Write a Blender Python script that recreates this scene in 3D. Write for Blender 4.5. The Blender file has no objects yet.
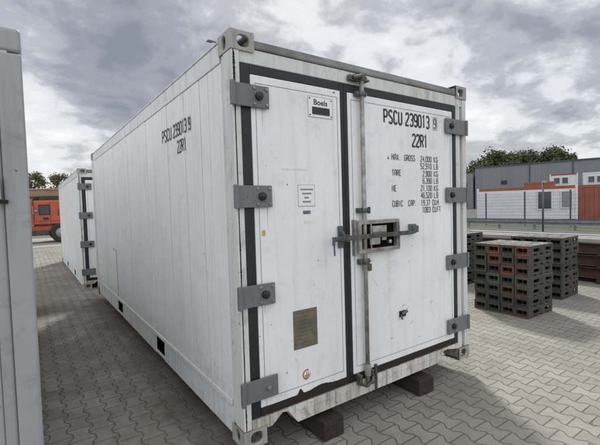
import bpy, bmesh, math, random
from mathutils import Vector, Matrix, noise
random.seed(7)
R = math.radians
S = bpy.context.scene
COL = S.collection

# ------------------------------------------------------------------ camera
cam_d = bpy.data.cameras.new('camera'); cam = bpy.data.objects.new('camera', cam_d); COL.objects.link(cam)
cam_d.sensor_width = 36.0; cam_d.lens = 23.513; cam_d.clip_start = 0.05; cam_d.clip_end = 2000
yaw, pit, rol = R(34.9406), R(-2.4763), R(-1.69026)
f = Vector((math.sin(yaw)*math.cos(pit), math.cos(yaw)*math.cos(pit), math.sin(pit)))
rt = Vector((math.cos(yaw), -math.sin(yaw), 0)); up = rt.cross(f)
rt2 = math.cos(rol)*rt + math.sin(rol)*up; up2 = rt2.cross(f)
M = Matrix((rt2, up2, -f)).transposed().to_4x4(); M.translation = Vector((-1.0454, -2.1669, 1.5219))
cam.matrix_world = M
S.camera = cam

# ------------------------------------------------------------------ sky, sun, exposure
GZ = -0.14                                   # ground level (the container stands on timbers)
SUN_EL, SUN_AZ = R(45), math.atan2(0.545, 0.838)
w = bpy.data.worlds.new('World'); S.world = w; w.use_nodes = True
N = w.node_tree.nodes; L = w.node_tree.links; N.clear()
def nd(N, t, **k):
    n = N.new(t)
    for a, b in k.items(): setattr(n, a, b)
    return n
def math_(N, L, op, a, b=None, c=None, clamp=False):
    n = N.new('ShaderNodeMath'); n.operation = op; n.use_clamp = clamp
    for i, v in enumerate((a, b, c)):
        if v is None: continue
        if isinstance(v, (int, float)): n.inputs[i].default_value = v
        else: L.new(v, n.inputs[i])
    return n.outputs[0]
out = nd(N, 'ShaderNodeOutputWorld')
sky = nd(N, 'ShaderNodeTexSky', sky_type='NISHITA'); sky.sun_disc = False
sky.sun_elevation = SUN_EL; sky.sun_rotation = SUN_AZ
bg1 = nd(N, 'ShaderNodeBackground'); bg1.inputs[1].default_value = 0.12; L.new(sky.outputs[0], bg1.inputs[0])
tc = nd(N, 'ShaderNodeTexCoord')
sep = nd(N, 'ShaderNodeSeparateXYZ'); L.new(tc.outputs['Generated'], sep.inputs[0])
zz = math_(N, L, 'MAXIMUM', math_(N, L, 'ADD', sep.outputs[2], 0.30), 0.05)
cx = math_(N, L, 'DIVIDE', sep.outputs[0], zz); cy = math_(N, L, 'DIVIDE', sep.outputs[1], zz)
comb = nd(N, 'ShaderNodeCombineXYZ'); L.new(cx, comb.inputs[0]); L.new(cy, comb.inputs[1])
n1 = nd(N, 'ShaderNodeTexNoise'); n1.inputs['Scale'].default_value = 1.35; n1.inputs['Detail'].default_value = 8; n1.inputs['Roughness'].default_value = 0.56
n1.inputs['Distortion'].default_value = 0.25
L.new(comb.outputs[0], n1.inputs['Vector'])
n2 = nd(N, 'ShaderNodeTexNoise'); n2.inputs['Scale'].default_value = 5.5; n2.inputs['Detail'].default_value = 8; n2.inputs['Distortion'].default_value = 0.3; n2.inputs['Roughness'].default_value = 0.6
L.new(comb.outputs[0], n2.inputs['Vector'])
dens = math_(N, L, 'ADD', math_(N, L, 'MULTIPLY', n1.outputs['Fac'], 1.25), math_(N, L, 'MULTIPLY', n2.outputs['Fac'], 0.88))
def blob(d, width, amp):
    v = Vector(d).normalized()
    dp = nd(N, 'ShaderNodeVectorMath', operation='DOT_PRODUCT'); L.new(tc.outputs['Generated'], dp.inputs[0]); dp.inputs[1].default_value = v
    a = math_(N, L, 'SUBTRACT', 1.0, dp.outputs['Value'])
    e = math_(N, L, 'EXPONENT', math_(N, L, 'MULTIPLY', a, -1.0/(width*width)))
    return math_(N, L, 'MULTIPLY', e, amp)
# large cloud masses: thick grey banks and the thinner, brighter breaks between them
for d, wd, am in [((0.22,0.90,0.36),0.17,-0.24), ((0.14,0.96,0.22),0.07,-0.14), ((0.03,0.97,0.22),0.06,0.24), ((0.07,0.99,0.10),0.12,0.16),
                  ((0.54,0.74,0.42),0.13,0.28), ((0.77,0.59,0.27),0.08,0.24), ((0.86,0.45,0.30),0.14,-0.10),
                  ((0.88,0.46,0.10),0.13,0.12), ((0.80,0.42,0.45),0.10,0.12), ((0.0,0.90,0.42),0.10,-0.10)]:
    dens = math_(N, L, 'ADD', dens, blob(d, wd, am))
# cloud brightened out of view behind the camera, added to fill the front face
back = blob((-0.6, -0.75, 0.45), 1.0, 0.62)
dens = math_(N, L, 'SUBTRACT', math_(N, L, 'ADD', dens, back), 0.20)
ramp = nd(N, 'ShaderNodeValToRGB'); L.new(math_(N, L, 'MULTIPLY', dens, 0.56), ramp.inputs[0])
cr = ramp.color_ramp; cr.interpolation = 'EASE'
cr.elements[0].position = 0.30; cr.elements[0].color = (0.20, 0.215, 0.25, 1)
cr.elements[1].position = 0.78; cr.elements[1].color = (1.0, 1.0, 0.99, 1)
for p, c in [(0.42, (0.30, 0.315, 0.35, 1)), (0.51, (0.45, 0.465, 0.49, 1)), (0.62, (0.80, 0.81, 0.82, 1))]:
    e = cr.elements.new(p); e.color = c
bg2 = nd(N, 'ShaderNodeBackground'); L.new(ramp.outputs[0], bg2.inputs[0])
gain = math_(N, L, 'ADD', 1.0, blob((-0.55, -0.8, 0.35), 0.75, 0.85))  # extra unseen sky brightness behind the camera, fill for the container front
L.new(math_(N, L, 'MULTIPLY', gain, 0.84), bg2.inputs[1])
mixs = nd(N, 'ShaderNodeMixShader'); mixs.inputs[0].default_value = 0.88
L.new(bg1.outputs[0], mixs.inputs[1]); L.new(bg2.outputs[0], mixs.inputs[2]); L.new(mixs.outputs[0], out.inputs[0])

sd = bpy.data.lights.new('sun', 'SUN'); sun = bpy.data.objects.new('sun', sd); COL.objects.link(sun)
sd.energy = 3.0; sd.angle = R(7.0); sd.color = (1.0, 0.955, 0.89)
sv = Vector((math.sin(SUN_AZ)*math.cos(SUN_EL), math.cos(SUN_AZ)*math.cos(SUN_EL), math.sin(SUN_EL)))
sun.rotation_euler = sv.to_track_quat('Z', 'Y').to_euler()
S.view_settings.view_transform = 'Standard'; S.view_settings.look = 'None'
S.view_settings.exposure = 0.22; S.view_settings.gamma = 1; S.view_settings.use_curve_mapping = False
S.render.engine = 'CYCLES'

# ------------------------------------------------------------------ materials
MATS = {}
def base_mat(name):
    m = bpy.data.materials.new(name); m.use_nodes = True; MATS[name] = m
    T = m.node_tree; b = T.nodes['Principled BSDF']
    return m, T.nodes, T.links, b
def ramp_(N, L, src, p0, p1, c0=(0,0,0,1), c1=(1,1,1,1)):
    r = N.new('ShaderNodeValToRGB'); L.new(src, r.inputs[0])
    r.color_ramp.elements[0].position = p0; r.color_ramp.elements[0].color = c0
    r.color_ramp.elements[1].position = p1; r.color_ramp.elements[1].color = c1
    return r.outputs[0]
def noise_(N, L, vec, scale, detail=4, rough=0.55, dist=0.0):
    n = N.new('ShaderNodeTexNoise'); n.inputs['Scale'].default_value = scale; n.inputs['Detail'].default_value = detail
    n.inputs['Roughness'].default_value = rough; n.inputs['Distortion'].default_value = dist
    if vec is not None: L.new(vec, n.inputs['Vector'])
    return n.outputs['Fac']
def mix_(N, L, fac, a, b, mode='MIX'):
    n = N.new('ShaderNodeMix'); n.data_type = 'RGBA'; n.blend_type = mode
    if isinstance(fac, (int, float)): n.inputs[0].default_value = fac
    else: L.new(fac, n.inputs[0])
    for i, v in ((6, a), (7, b)):
        if isinstance(v, (tuple, list)): n.inputs[i].default_value = (v[0], v[1], v[2], 1)
        else: L.new(v, n.inputs[i])
    return n.outputs[2]
def mapped(N, L, scale, loc=(0,0,0)):
    t = N.new('ShaderNodeTexCoord'); mp = N.new('ShaderNodeMapping'); L.new(t.outputs['Object'], mp.inputs[0])
    mp.inputs['Scale'].default_value = scale; mp.inputs['Location'].default_value = loc
    return mp.outputs[0]
def bump_(N, L, b, h, strength, dist=0.01):
    n = N.new('ShaderNodeBump'); n.inputs['Strength'].default_value = strength; n.inputs['Distance'].default_value = dist
    L.new(h, n.inputs['Height']); L.new(n.outputs[0], b.inputs['Normal'])
def plain(name, c, rough=0.6, metal=0.0, var=0.18, scale=6, bump=0.0, bscale=40, c2=None, spec=None, detail=5):
    m, N, L, b = base_mat(name)
    v = mapped(N, L, (1,1,1))
    nz = noise_(N, L, v, scale, detail)
    c2 = c2 or tuple(x*(1-var*2) for x in c)
    L.new(mix_(N, L, ramp_(N, L, nz, 0.35, 0.68), c, c2), b.inputs['Base Color'])
    b.inputs['Roughness'].default_value = rough; b.inputs['Metallic'].default_value = metal
    if spec is not None: b.inputs['Specular IOR Level'].default_value = spec
    if bump: bump_(N, L, b, noise_(N, L, v, bscale, 4), bump, 0.004)
    return m
def paint(name, c, grime=(0.20,0.18,0.145), gr=0.5, streak=0.5, chips=0.62, chipc=(0.07,0.045,0.03), dent=0.25, rough=0.42, low=0.0, cs=26, seed=0.0, rust=0.0):
    """weathered gloss paint: faint tone shifts, vertical dirt runs, patchy grime, rusty chips, soft dents; 'low' adds splash dirt towards the bottom edge"""
    m, N, L, b = base_mat(name)
    v = mapped(N, L, (1,1,1), (seed, seed*1.7, 0))
    vs = mapped(N, L, (9, 9, 0.55), (seed, 0, seed))
    tone = noise_(N, L, v, 1.3, 5, 0.6)
    col = mix_(N, L, ramp_(N, L, tone, 0.3, 0.75), c, tuple(x*0.88 for x in c))
    st = noise_(N, L, vs, 1.6, 7, 0.62)
    col = mix_(N, L, math_(N, L, 'MULTIPLY', ramp_(N, L, st, 0.50, 0.80), streak), col, grime)
    pg = noise_(N, L, v, 5.5, 9, 0.7, 0.6)
    col = mix_(N, L, math_(N, L, 'MULTIPLY', ramp_(N, L, pg, 0.54, 0.74), gr), col, grime)
    if rust:
        vr = mapped(N, L, (16, 16, 1.6), (seed+4, 2, seed))
        rs = noise_(N, L, vr, 1.3, 6, 0.65)
        col = mix_(N, L, math_(N, L, 'MULTIPLY', ramp_(N, L, rs, 0.44, 0.64), rust), col, (0.20,0.135,0.055))
        rs2 = noise_(N, L, mapped(N, L, (22, 22, 3.0), (1, seed, 3)), 1.1, 7, 0.7)
        col = mix_(N, L, math_(N, L, 'MULTIPLY', ramp_(N, L, rs2, 0.53, 0.66), rust), col, (0.045,0.036,0.028))
    if low:
        t = N.new('ShaderNodeTexCoord'); s = N.new('ShaderNodeSeparateXYZ'); L.new(t.outputs['Object'], s.inputs[0])
        h = math_(N, L, 'SUBTRACT', 1.0, math_(N, L, 'DIVIDE', s.outputs[2], low), clamp=True)
        ng = noise_(N, L, v, 14, 8, 0.7)
        k = math_(N, L, 'MULTIPLY', h, math_(N, L, 'MULTIPLY', ramp_(N, L, ng, 0.38, 0.62), 0.75))
        col = mix_(N, L, k, col, grime)
    ch = noise_(N, L, v, cs, 6, 0.68)
    chm = noise_(N, L, v, 3.1, 3)
    k = math_(N, L, 'MULTIPLY', ramp_(N, L, ch, chips, chips+0.025), ramp_(N, L, chm, 0.46, 0.54))
    col = mix_(N, L, k, col, chipc)
    L.new(col, b.inputs['Base Color'])
    rr = math_(N, L, 'ADD', rough, math_(N, L, 'MULTIPLY', pg, 0.25))
    L.new(rr, b.inputs['Roughness'])
    hb = math_(N, L, 'ADD', math_(N, L, 'MULTIPLY', noise_(N, L, v, 2.2, 2), 1.0), math_(N, L, 'MULTIPLY', noise_(N, L, v, 60, 3), 0.03))
    bump_(N, L, b, hb, dent, 0.03)
    return m

M_side = paint('white_side_panel_paint', (0.72,0.73,0.75), gr=0.20, streak=0.20, chips=0.67, dent=0.30, low=0.45)
M_door = paint('white_door_paint', (0.78,0.79,0.81), gr=0.24, streak=0.22, chips=0.675, dent=0.16, seed=3.3, cs=20)
M_frame = paint('white_frame_paint', (0.60,0.605,0.61), grime=(0.19,0.18,0.165), gr=0.60, streak=0.6, chips=0.645, chipc=(0.09,0.07,0.055), dent=0.3, seed=5.1, cs=34)
M_rail = paint('white_rail_paint', (0.64,0.65,0.665), grime=(0.19,0.18,0.165), gr=0.45, streak=0.5, chips=0.67, dent=0.2, seed=8.7, cs=24)
M_sill = paint('dirty_sill_paint', (0.62,0.62,0.595), grime=(0.15,0.12,0.075), gr=0.95, streak=1.0, chips=0.62, chipc=(0.065,0.04,0.025), dent=0.4, seed=2.2, cs=30, rust=0.45)
M_cast = paint('corner_casting_paint', (0.33,0.33,0.32), grime=(0.09,0.08,0.07), gr=0.95, streak=0.7, chips=0.60, chipc=(0.08,0.06,0.05), dent=0.5, seed=6.2, cs=30)
M_old = paint('weathered_grey_post_paint', (0.33,0.345,0.365), grime=(0.13,0.125,0.11), gr=0.5, streak=0.45, chips=0.66, dent=0.05, seed=9.1, cs=24)
M_eave = plain('grey_roof_edge', (0.20,0.20,0.195), 0.7, var=0.25, scale=5)
M_gask = plain('black_rubber_gasket', (0.012,0.014,0.018), 0.55, var=0.2, scale=9, bump=0.2, bscale=90)
M_rust = plain('rusty_edge', (0.020,0.0125,0.009), 0.9, var=0.3, scale=30, bump=0.6, bscale=80, c2=(0.014,0.011,0.010))
M_hinge = paint('hinge_steel_paint', (0.150,0.160,0.175), grime=(0.10,0.095,0.085), gr=0.6, streak=0.5, chips=0.62, chipc=(0.10,0.06,0.04), dent=0.3, rough=0.4, seed=4.4, cs=40)
M_bolt = plain('bolt_steel', (0.30,0.31,0.32), 0.4, 0.6, scale=30)
M_black = plain('black_plastic', (0.012,0.013,0.017), 0.35, scale=20)
M_dark = plain('dark_opening', (0.008,0.008,0.008), 0.95, spec=0.05)
M_galv = plain('worn_galvanised_steel', (0.38,0.38,0.37), 0.5, 0.4, var=0.3, scale=16, bump=0.2, c2=(0.20,0.19,0.175))
M_gdark = plain('dull_grey_steel', (0.135,0.138,0.14), 0.5, 0.5, var=0.3, scale=18, bump=0.2)
M_chrome = plain('bright_lock_steel', (0.62,0.62,0.60), 0.25, 0.9, var=0.2, scale=20)
M_under = plain('underframe_steel', (0.07,0.065,0.06), 0.8, var=0.3, scale=6)
M_wood = plain('dark_sleeper_wood', (0.040,0.025,0.020), 0.85, var=0.3, scale=7, bump=0.7, bscale=30, c2=(0.03,0.018,0.014))
def wood_():
    m, N, L, b = base_mat('split_sleeper_wood'); v = mapped(N, L, (14, 1.1, 14)); v1 = mapped(N, L, (1, 1, 1))
    g = noise_(N, L, v, 2.2, 7, 0.65, 0.4)
    col = mix_(N, L, ramp_(N, L, g, 0.38, 0.62), (0.046,0.025,0.019), (0.014,0.009,0.008))
    col = mix_(N, L, ramp_(N, L, noise_(N, L, v1, 11, 6, 0.7), 0.52, 0.66), col, (0.030,0.026,0.022))
    L.new(col, b.inputs['Base Color']); b.inputs['Roughness'].default_value = 0.85; bump_(N, L, b, g, 0.9, 0.012)
    return m
M_tim = wood_()
M_ink = plain('black_lettering', (0.022,0.024,0.03), 0.5, var=0.2, scale=60)
M_inkf = plain('faded_lettering', (0.085,0.09,0.105), 0.5, var=0.35, scale=50, c2=(0.20,0.21,0.225))
M_label = plain('white_label', (0.76,0.78,0.82), 0.4, var=0.04)
M_tanp = plain('tarnished_name_plate', (0.20,0.175,0.13), 0.45, 0.35, var=0.2, scale=12, c2=(0.11,0.10,0.08))
M_yel = plain('yellow_sticker', (0.55,0.42,0.06), 0.5)
M_orgs = plain('orange_sticker', (0.50,0.16,0.06), 0.5, scale=60)
M_blue = plain('blue_strap', (0.04,0.14,0.30), 0.6)
M_ghost = plain('old_sticker_residue', (0.60,0.62,0.57), 0.6, scale=25, c2=(0.74,0.76,0.76))

# double-T interlocking concrete pavers, written as maths on the ground's own coordinates
def paver_material():
    m, N, L, b = base_mat('double_t_concrete_pavers')
    t = N.new('ShaderNodeTexCoord'); s = N.new('ShaderNodeSeparateXYZ'); L.new(t.outputs['Object'], s.inputs[0])
    Wd, Ln, A = 0.1425, 0.192, 0.112
    mm = lambda op, a, b=None, c=None, clamp=False: math_(N, L, op, a, b, c, clamp)
    # slight laying irregularity
    wob = noise_(N, L, t.outputs['Object'], 2.3, 2)
    u = mm('DIVIDE', mm('ADD', s.outputs[0], mm('MULTIPLY', mm('SUBTRACT', wob, 0.5), 0.018)), Wd)
    v = mm('DIVIDE', mm('ADD', s.outputs[1], mm('MULTIPLY', mm('SUBTRACT', wob, 0.5), 0.014)), Ln)
    fv = mm('FRACT', v)
    tri = mm('ABSOLUTE', mm('SUBTRACT', mm('MULTIPLY', fv, 2.0), 1.0))            # 1 at v=0, 0 at middle
    trap = mm('SUBTRACT', mm('MULTIPLY', mm('MULTIPLY', mm('SUBTRACT', tri, 0.29), 1/0.42, clamp=True), 2.0), 1.0)
    k0 = mm('ROUND', u)
    par = mm('SUBTRACT', 1.0, mm('MULTIPLY', mm('FLOORED_MODULO', k0, 2.0), 2.0))
    d = mm('SUBTRACT', mm('SUBTRACT', u, k0), mm('MULTIPLY', mm('MULTIPLY', par, trap), A))
    col = mm('SUBTRACT', k0, mm('LESS_THAN', d, 0.0))
    dist_u = mm('MULTIPLY', mm('ABSOLUTE', d), Wd)
    cpar = mm('FLOORED_MODULO', col, 2.0)
    # boundary k lies between column k-1 and k; its right column is wide where trap*par=-1
    v2 = mm('ADD', v, mm('MULTIPLY', mm('SUBTRACT', 1.0, cpar), 0.5))
    row = mm('FLOOR', v2)
    fr = mm('SUBTRACT', v2, row)
    dist_v = mm('MULTIPLY', mm('MINIMUM', fr, mm('SUBTRACT', 1.0, fr)), Ln)
    dist = mm('MINIMUM', mm('MULTIPLY', dist_u, 0.8), mm('MULTIPLY', dist_v, 1.15))
    rgh = noise_(N, L, t.outputs['Object'], 55, 4)
    dist = mm('ADD', dist, mm('MULTIPLY', mm('SUBTRACT', rgh, 0.5), 0.0045))
    joint = ramp_(N, L, dist, 0.0018, 0.0062, (1,1,1,1), (0,0,0,1))
    cv = N.new('ShaderNodeCombineXYZ'); L.new(col, cv.inputs[0]); L.new(row, cv.inputs[1])
    wn = N.new('ShaderNodeTexWhiteNoise'); wn.noise_dimensions = '2D'; L.new(cv.outputs[0], wn.inputs['Vector'])
    stone = mix_(N, L, wn.outputs['Value'], (0.225,0.213,0.190), (0.330,0.314,0.282))
    fine = noise_(N, L, t.outputs['Object'], 130, 3, 0.7)
    stone = mix_(N, L, ramp_(N, L, fine, 0.35, 0.7), stone, (0.235,0.225,0.205))
    big = noise_(N, L, t.outputs['Object'], 0.75, 6, 0.62, 0.5)
    stone = mix_(N, L, mm('MULTIPLY', ramp_(N, L, big, 0.46, 0.66), 0.55), stone, (0.165,0.156,0.135))
    mid = noise_(N, L, t.outputs['Object'], 4.0, 8, 0.7, 0.4)
    stone = mix_(N, L, mm('MULTIPLY', ramp_(N, L, mid, 0.52, 0.72), 0.45), stone, (0.14,0.128,0.10))
    # mossy, dirty lane stains, also painted darker to deepen the lane's shade
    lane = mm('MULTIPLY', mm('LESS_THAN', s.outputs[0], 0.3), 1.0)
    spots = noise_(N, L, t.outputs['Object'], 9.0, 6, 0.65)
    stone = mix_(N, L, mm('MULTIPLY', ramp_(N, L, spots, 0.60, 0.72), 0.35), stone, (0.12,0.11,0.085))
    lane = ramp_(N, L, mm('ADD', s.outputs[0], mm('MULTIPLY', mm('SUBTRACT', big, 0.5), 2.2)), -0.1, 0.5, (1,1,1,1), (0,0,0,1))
    stain_shade = ramp_(N, L, noise_(N, L, t.outputs['Object'], 1.7, 8, 0.68, 0.8), 0.36, 0.62)
    stone = mix_(N, L, mm('MULTIPLY', lane, mm('ADD', 0.04, mm('MULTIPLY', stain_shade, 0.55))), stone, (0.100,0.090,0.066))
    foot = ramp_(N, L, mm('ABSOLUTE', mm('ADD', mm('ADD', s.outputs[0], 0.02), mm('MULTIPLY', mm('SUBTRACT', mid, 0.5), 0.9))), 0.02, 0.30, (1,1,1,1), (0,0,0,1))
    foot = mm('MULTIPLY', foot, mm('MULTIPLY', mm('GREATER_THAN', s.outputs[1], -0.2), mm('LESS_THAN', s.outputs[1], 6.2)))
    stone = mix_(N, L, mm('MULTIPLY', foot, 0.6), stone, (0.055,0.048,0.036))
    jc = mix_(N, L, ramp_(N, L, noise_(N, L, t.outputs['Object'], 1.1, 4), 0.4, 0.62), (0.105,0.095,0.075), (0.065,0.060,0.042))
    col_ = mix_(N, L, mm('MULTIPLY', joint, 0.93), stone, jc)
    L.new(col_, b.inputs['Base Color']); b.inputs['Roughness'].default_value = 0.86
    h = mm('SUBTRACT', mm('ADD', mm('MULTIPLY', fine, 0.10), mm('MULTIPLY', wn.outputs['Value'], 0.45)), joint)
    bump_(N, L, b, h, 0.8, 0.006)
    return m
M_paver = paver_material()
M_asph = plain('grey_asphalt', (0.10,0.098,0.092), 0.9, var=0.15, scale=0.8, bump=0.3, bscale=60)

# ------------------------------------------------------------------ mesh helpers
class MB:
    def __init__(s): s.bm = bmesh.new()
    def face(s, pts, m=0):
        f = s.bm.faces.new([s.bm.verts.new(p) for p in pts]); f.material_index = m; return f
    def box(s, x0, x1, y0, y1, z0, z1, m=0, mat=None):
        P = [Vector((x, y, z)) for z in (z0, z1) for y in (y0, y1) for x in (x0, x1)]
        if mat is not None: P = [mat @ p for p in P]
        v = [s.bm.verts.new(p) for p in P]
        for q in ((0,2,3,1), (4,5,7,6), (0,1,5,4), (2,6,7,3), (0,4,6,2), (1,3,7,5)):
            f = s.bm.faces.new([v[i] for i in q]); f.material_index = m
        return s
    def prism(s, pts, axis, a0, a1, m=0, mat=None):
        """pts: 2-D outline; axis 'x','y','z' = extrusion axis"""
        def P(p, a):
            q = {'x': (a, p[0], p[1]), 'y': (p[0], a, p[1]), 'z': (p[0], p[1], a)}[axis]
            q = Vector(q); return mat @ q if mat is not None else q
        A = [s.bm.verts.new(P(p, a0)) for p in pts]; B = [s.bm.verts.new(P(p, a1)) for p in pts]
        n = len(pts); fs = [s.bm.faces.new(A), s.bm.faces.new(list(reversed(B)))]
        for i in range(n): fs.append(s.bm.faces.new((A[i], B[i], B[(i+1) % n], A[(i+1) % n])))
        for f in fs: f.material_index = m
        bmesh.ops.recalc_face_normals(s.bm, faces=fs)
        return s
    def tube(s, pts, r, n=12, m=0, cap=True, r2=None):
        pts = [Vector(p) for p in pts]; rings = []
        for i, p in enumerate(pts):
            d = (pts[min(i+1, len(pts)-1)] - pts[max(i-1, 0)]).normalized()
            a = d.cross(Vector((0,0,1)) if abs(d.z) < .9 else Vector((1,0,0))).normalized(); b = d.cross(a)
            rr = r if r2 is None else r + (r2-r)*i/(len(pts)-1)
            rings.append([s.bm.verts.new(p + (a*math.cos(t) + b*math.sin(t))*rr) for t in [2*math.pi*k/n for k in range(n)]])
        fs = []
        for A, B in zip(rings, rings[1:]):
            for k in range(n): fs.append(s.bm.faces.new((A[k], A[(k+1) % n], B[(k+1) % n], B[k])))
        if cap: fs += [s.bm.faces.new(list(reversed(rings[0]))), s.bm.faces.new(rings[-1])]
        for f in fs: f.material_index = m; f.smooth = n > 8
        bmesh.ops.recalc_face_normals(s.bm, faces=fs)
        return s
    def frame(s, x0, x1, z0, z1, wl, wr, wb, wt, y0, y1, m=0):
        s.box(x0, x0+wl, y0, y1, z0, z1, m); s.box(x1-wr, x1, y0, y1, z0, z1, m)
        s.box(x0+wl, x1-wr, y0, y1, z0, z0+wb, m); s.box(x0+wl, x1-wr, y0, y1, z1-wt, z1, m)
        return s
    def build(s, name, mats, parent=None, bevel=0.0, seg=2, smooth=False, loc=None):
        me = bpy.data.meshes.new(name); s.bm.to_mesh(me); s.bm.free()
        for m in (mats if isinstance(mats, (list, tuple)) else [mats]): me.materials.append(m)
        o = bpy.data.objects.new(name, me); COL.objects.link(o)
        if parent is not None: o.parent = parent
        if loc: o.location = loc
        if smooth:
            for p in me.polygons: p.use_smooth = True
        if bevel:
            b = o.modifiers.new('bevel', 'BEVEL'); b.width = bevel; b.segments = seg; b.limit_method = 'ANGLE'; b.angle_limit = R(40)
        return o
def tag(o, label=None, cat=None, group=None, kind=None):
    if label: o['label'] = label
    if cat: o['category'] = cat
    if group: o['group'] = group
    if kind: o['kind'] = kind
    return o
def empty(name, loc, rz=0):
    o = bpy.data.objects.new(name, None); COL.objects.link(o); o.location = loc; o.rotation_euler = (0, 0, rz)
    o.empty_display_size = 0.2; return o
def copy_tree(o, parent=None):
    c = o.copy(); COL.objects.link(c)
    if parent is not None: c.parent = parent
    for ch in list(o.children): copy_tree(ch, c)
    return c

# ------------------------------------------------------------------ stencil lettering (strokes on a 3 x 6 grid)
c8 = 0.8
G = {
 '0': [[(c8,0),(3-c8,0),(3,c8),(3,6-c8),(3-c8,6),(c8,6),(0,6-c8),(0,c8),(c8,0)]],
 '1': [[(.5,5.1),(1.5,6),(1.5,0)]],
 '2': [[(0,5),(c8,6),(3-c8,6),(3,5.2),(3,4),(0,.9),(0,0),(3,0)]],
 '3': [[(0,5.2),(c8,6),(2.2,6),(3,5.2),(3,3.8),(2.3,3.1),(3,2.3),(3,c8),(2.2,0),(c8,0),(0,c8)],[(1.1,3.1),(2.3,3.1)]],
 '4': [[(2.3,0),(2.3,6),(0,2),(3,2)]],
 '5': [[(3,6),(0,6),(0,3.5),(2.2,3.5),(3,2.7),(3,c8),(2.2,0),(c8,0),(0,c8)]],
 '6': [[(3,5.2),(2.2,6),(c8,6),(0,5.2),(0,c8),(c8,0),(2.2,0),(3,c8),(3,2.6),(2.2,3.4),(0,3.4)]],
 '7': [[(0,6),(3,6),(1.2,0)]],
 '8': [[(c8,0),(2.2,0),(3,c8),(3,2.4),(2.2,3.1),(c8,3.1),(0,2.4),(0,c8),(c8,0)],[(c8,3.1),(0,3.8),(0,5.2),(c8,6),(2.2,6),(3,5.2),(3,3.8),(2.2,3.1)]],
 '9': [[(0,.8),(c8,0),(2.2,0),(3,c8),(3,5.2),(2.2,6),(c8,6),(0,5.2),(0,3.4),(c8,2.7),(3,2.7)]],
 'P': [[(0,0),(0,6),(2.2,6),(3,5.2),(3,3.6),(2.2,2.8),(0,2.8)]],
 'S': [[(3,5.2),(2.2,6),(c8,6),(0,5.2),(0,3.9),(3,2.2),(3,c8),(2.2,0),(c8,0),(0,c8)]],
 'C': [[(3,5.0),(2.2,6),(c8,6),(0,5.2),(0,c8),(c8,0),(2.2,0),(3,1.0)]],
 'U': [[(0,6),(0,c8),(c8,0),(2.2,0),(3,c8),(3,6)]],
 'R': [[(0,0),(0,6),(2.2,6),(3,5.2),(3,3.8),(2.2,3.0),(0,3.0)],[(1.6,3.0),(3,0)]],
 'M': [[(0,0),(0,6),(1.5,2.6),(3,6),(3,0)]],
 'A': [[(0,0),(0,4.6),(c8,6),(2.2,6),(3,4.6),(3,0)],[(0,2.4),(3,2.4)]],
 'X': [[(0,0),(3,6)],[(0,6),(3,0)]],
 'G': [[(3,5.2),(2.2,6),(c8,6),(0,5.2),(0,c8),(c8,0),(2.2,0),(3,c8),(3,2.8),(1.7,2.8)]],
 'O': [[(c8,0),(3-c8,0),(3,c8),(3,6-c8),(3-c8,6),(c8,6),(0,6-c8),(0,c8),(c8,0)]],
 'K': [[(0,0),(0,6)],[(3,6),(0.1,2.8),(3,0)]],
 'T': [[(0,6),(3,6)],[(1.5,6),(1.5,0)]],
 'E': [[(3,6),(0,6),(0,0),(3,0)],[(0,3.1),(2.4,3.1)]],
 'N': [[(0,0),(0,6),(3,0),(3,6)]],
 'L': [[(0,6),(0,0),(3,0)]],
 'B': [[(0,0),(0,6),(2.2,6),(3,5.2),(3,3.8),(2.2,3.1),(3,2.3),(3,c8),(2.2,0),(0,0)],[(0,3.1),(2.2,3.1)]],
 'I': [[(1.5,0),(1.5,6)]],
 'F': [[(3,6),(0,6),(0,0)],[(0,3.1),(2.4,3.1)]],
 '.': [[(.2,.35),(.9,.35)]], ',': [[(.9,.6),(.3,-1.0)]],
}
def text_mb(mb, s, x, z, cw, ch, adv, fn, th=0.8, m=0):
    """s drawn from (x,z) baseline with glyph size cw x ch, advance adv; fn(u, v, d) -> 3-D point, d = height off the surface"""
    hw = th*ch/6/2; k = 0
    for chh in s:
        if chh in '.,':
            adv_ = adv*0.45
        else: adv_ = adv
        for pl in G.get(chh, []):
            pts = [Vector((x + p[0]/3*cw, z + p[1]/6*ch)) for p in pl]
            closed = (pts[0]-pts[-1]).length < 1e-6
            if closed: pts = pts[:-1]
            n = len(pts); A = []; B = []
            for i in range(n):
                a = pts[i-1] if (i > 0 or closed) else None; b = pts[(i+1) % n] if (i < n-1 or closed) else None
                d1 = (pts[i]-a).normalized() if a is not None else None; d2 = (b-pts[i]).normalized() if b is not None else None
                if d1 is None: d1 = d2
                if d2 is None: d2 = d1
                n1 = Vector((-d1.y, d1.x)); n2 = Vector((-d2.y, d2.x)); bis = (n1+n2)
                bis = bis.normalized() if bis.length > 1e-4 else n1
                l = hw/max(0.45, bis.dot(n1))
                A.append(pts[i]+bis*l); B.append(pts[i]-bis*l)
            d = 0.0012 + 0.0002*(k % 3); k += 1
            for i in range(n if closed else n-1):
                j = (i+1) % n
                mb.face([fn(q.x, q.y, d) for q in (B[i], B[j], A[j], A[i])], m)
        x += adv_
    return x

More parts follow.
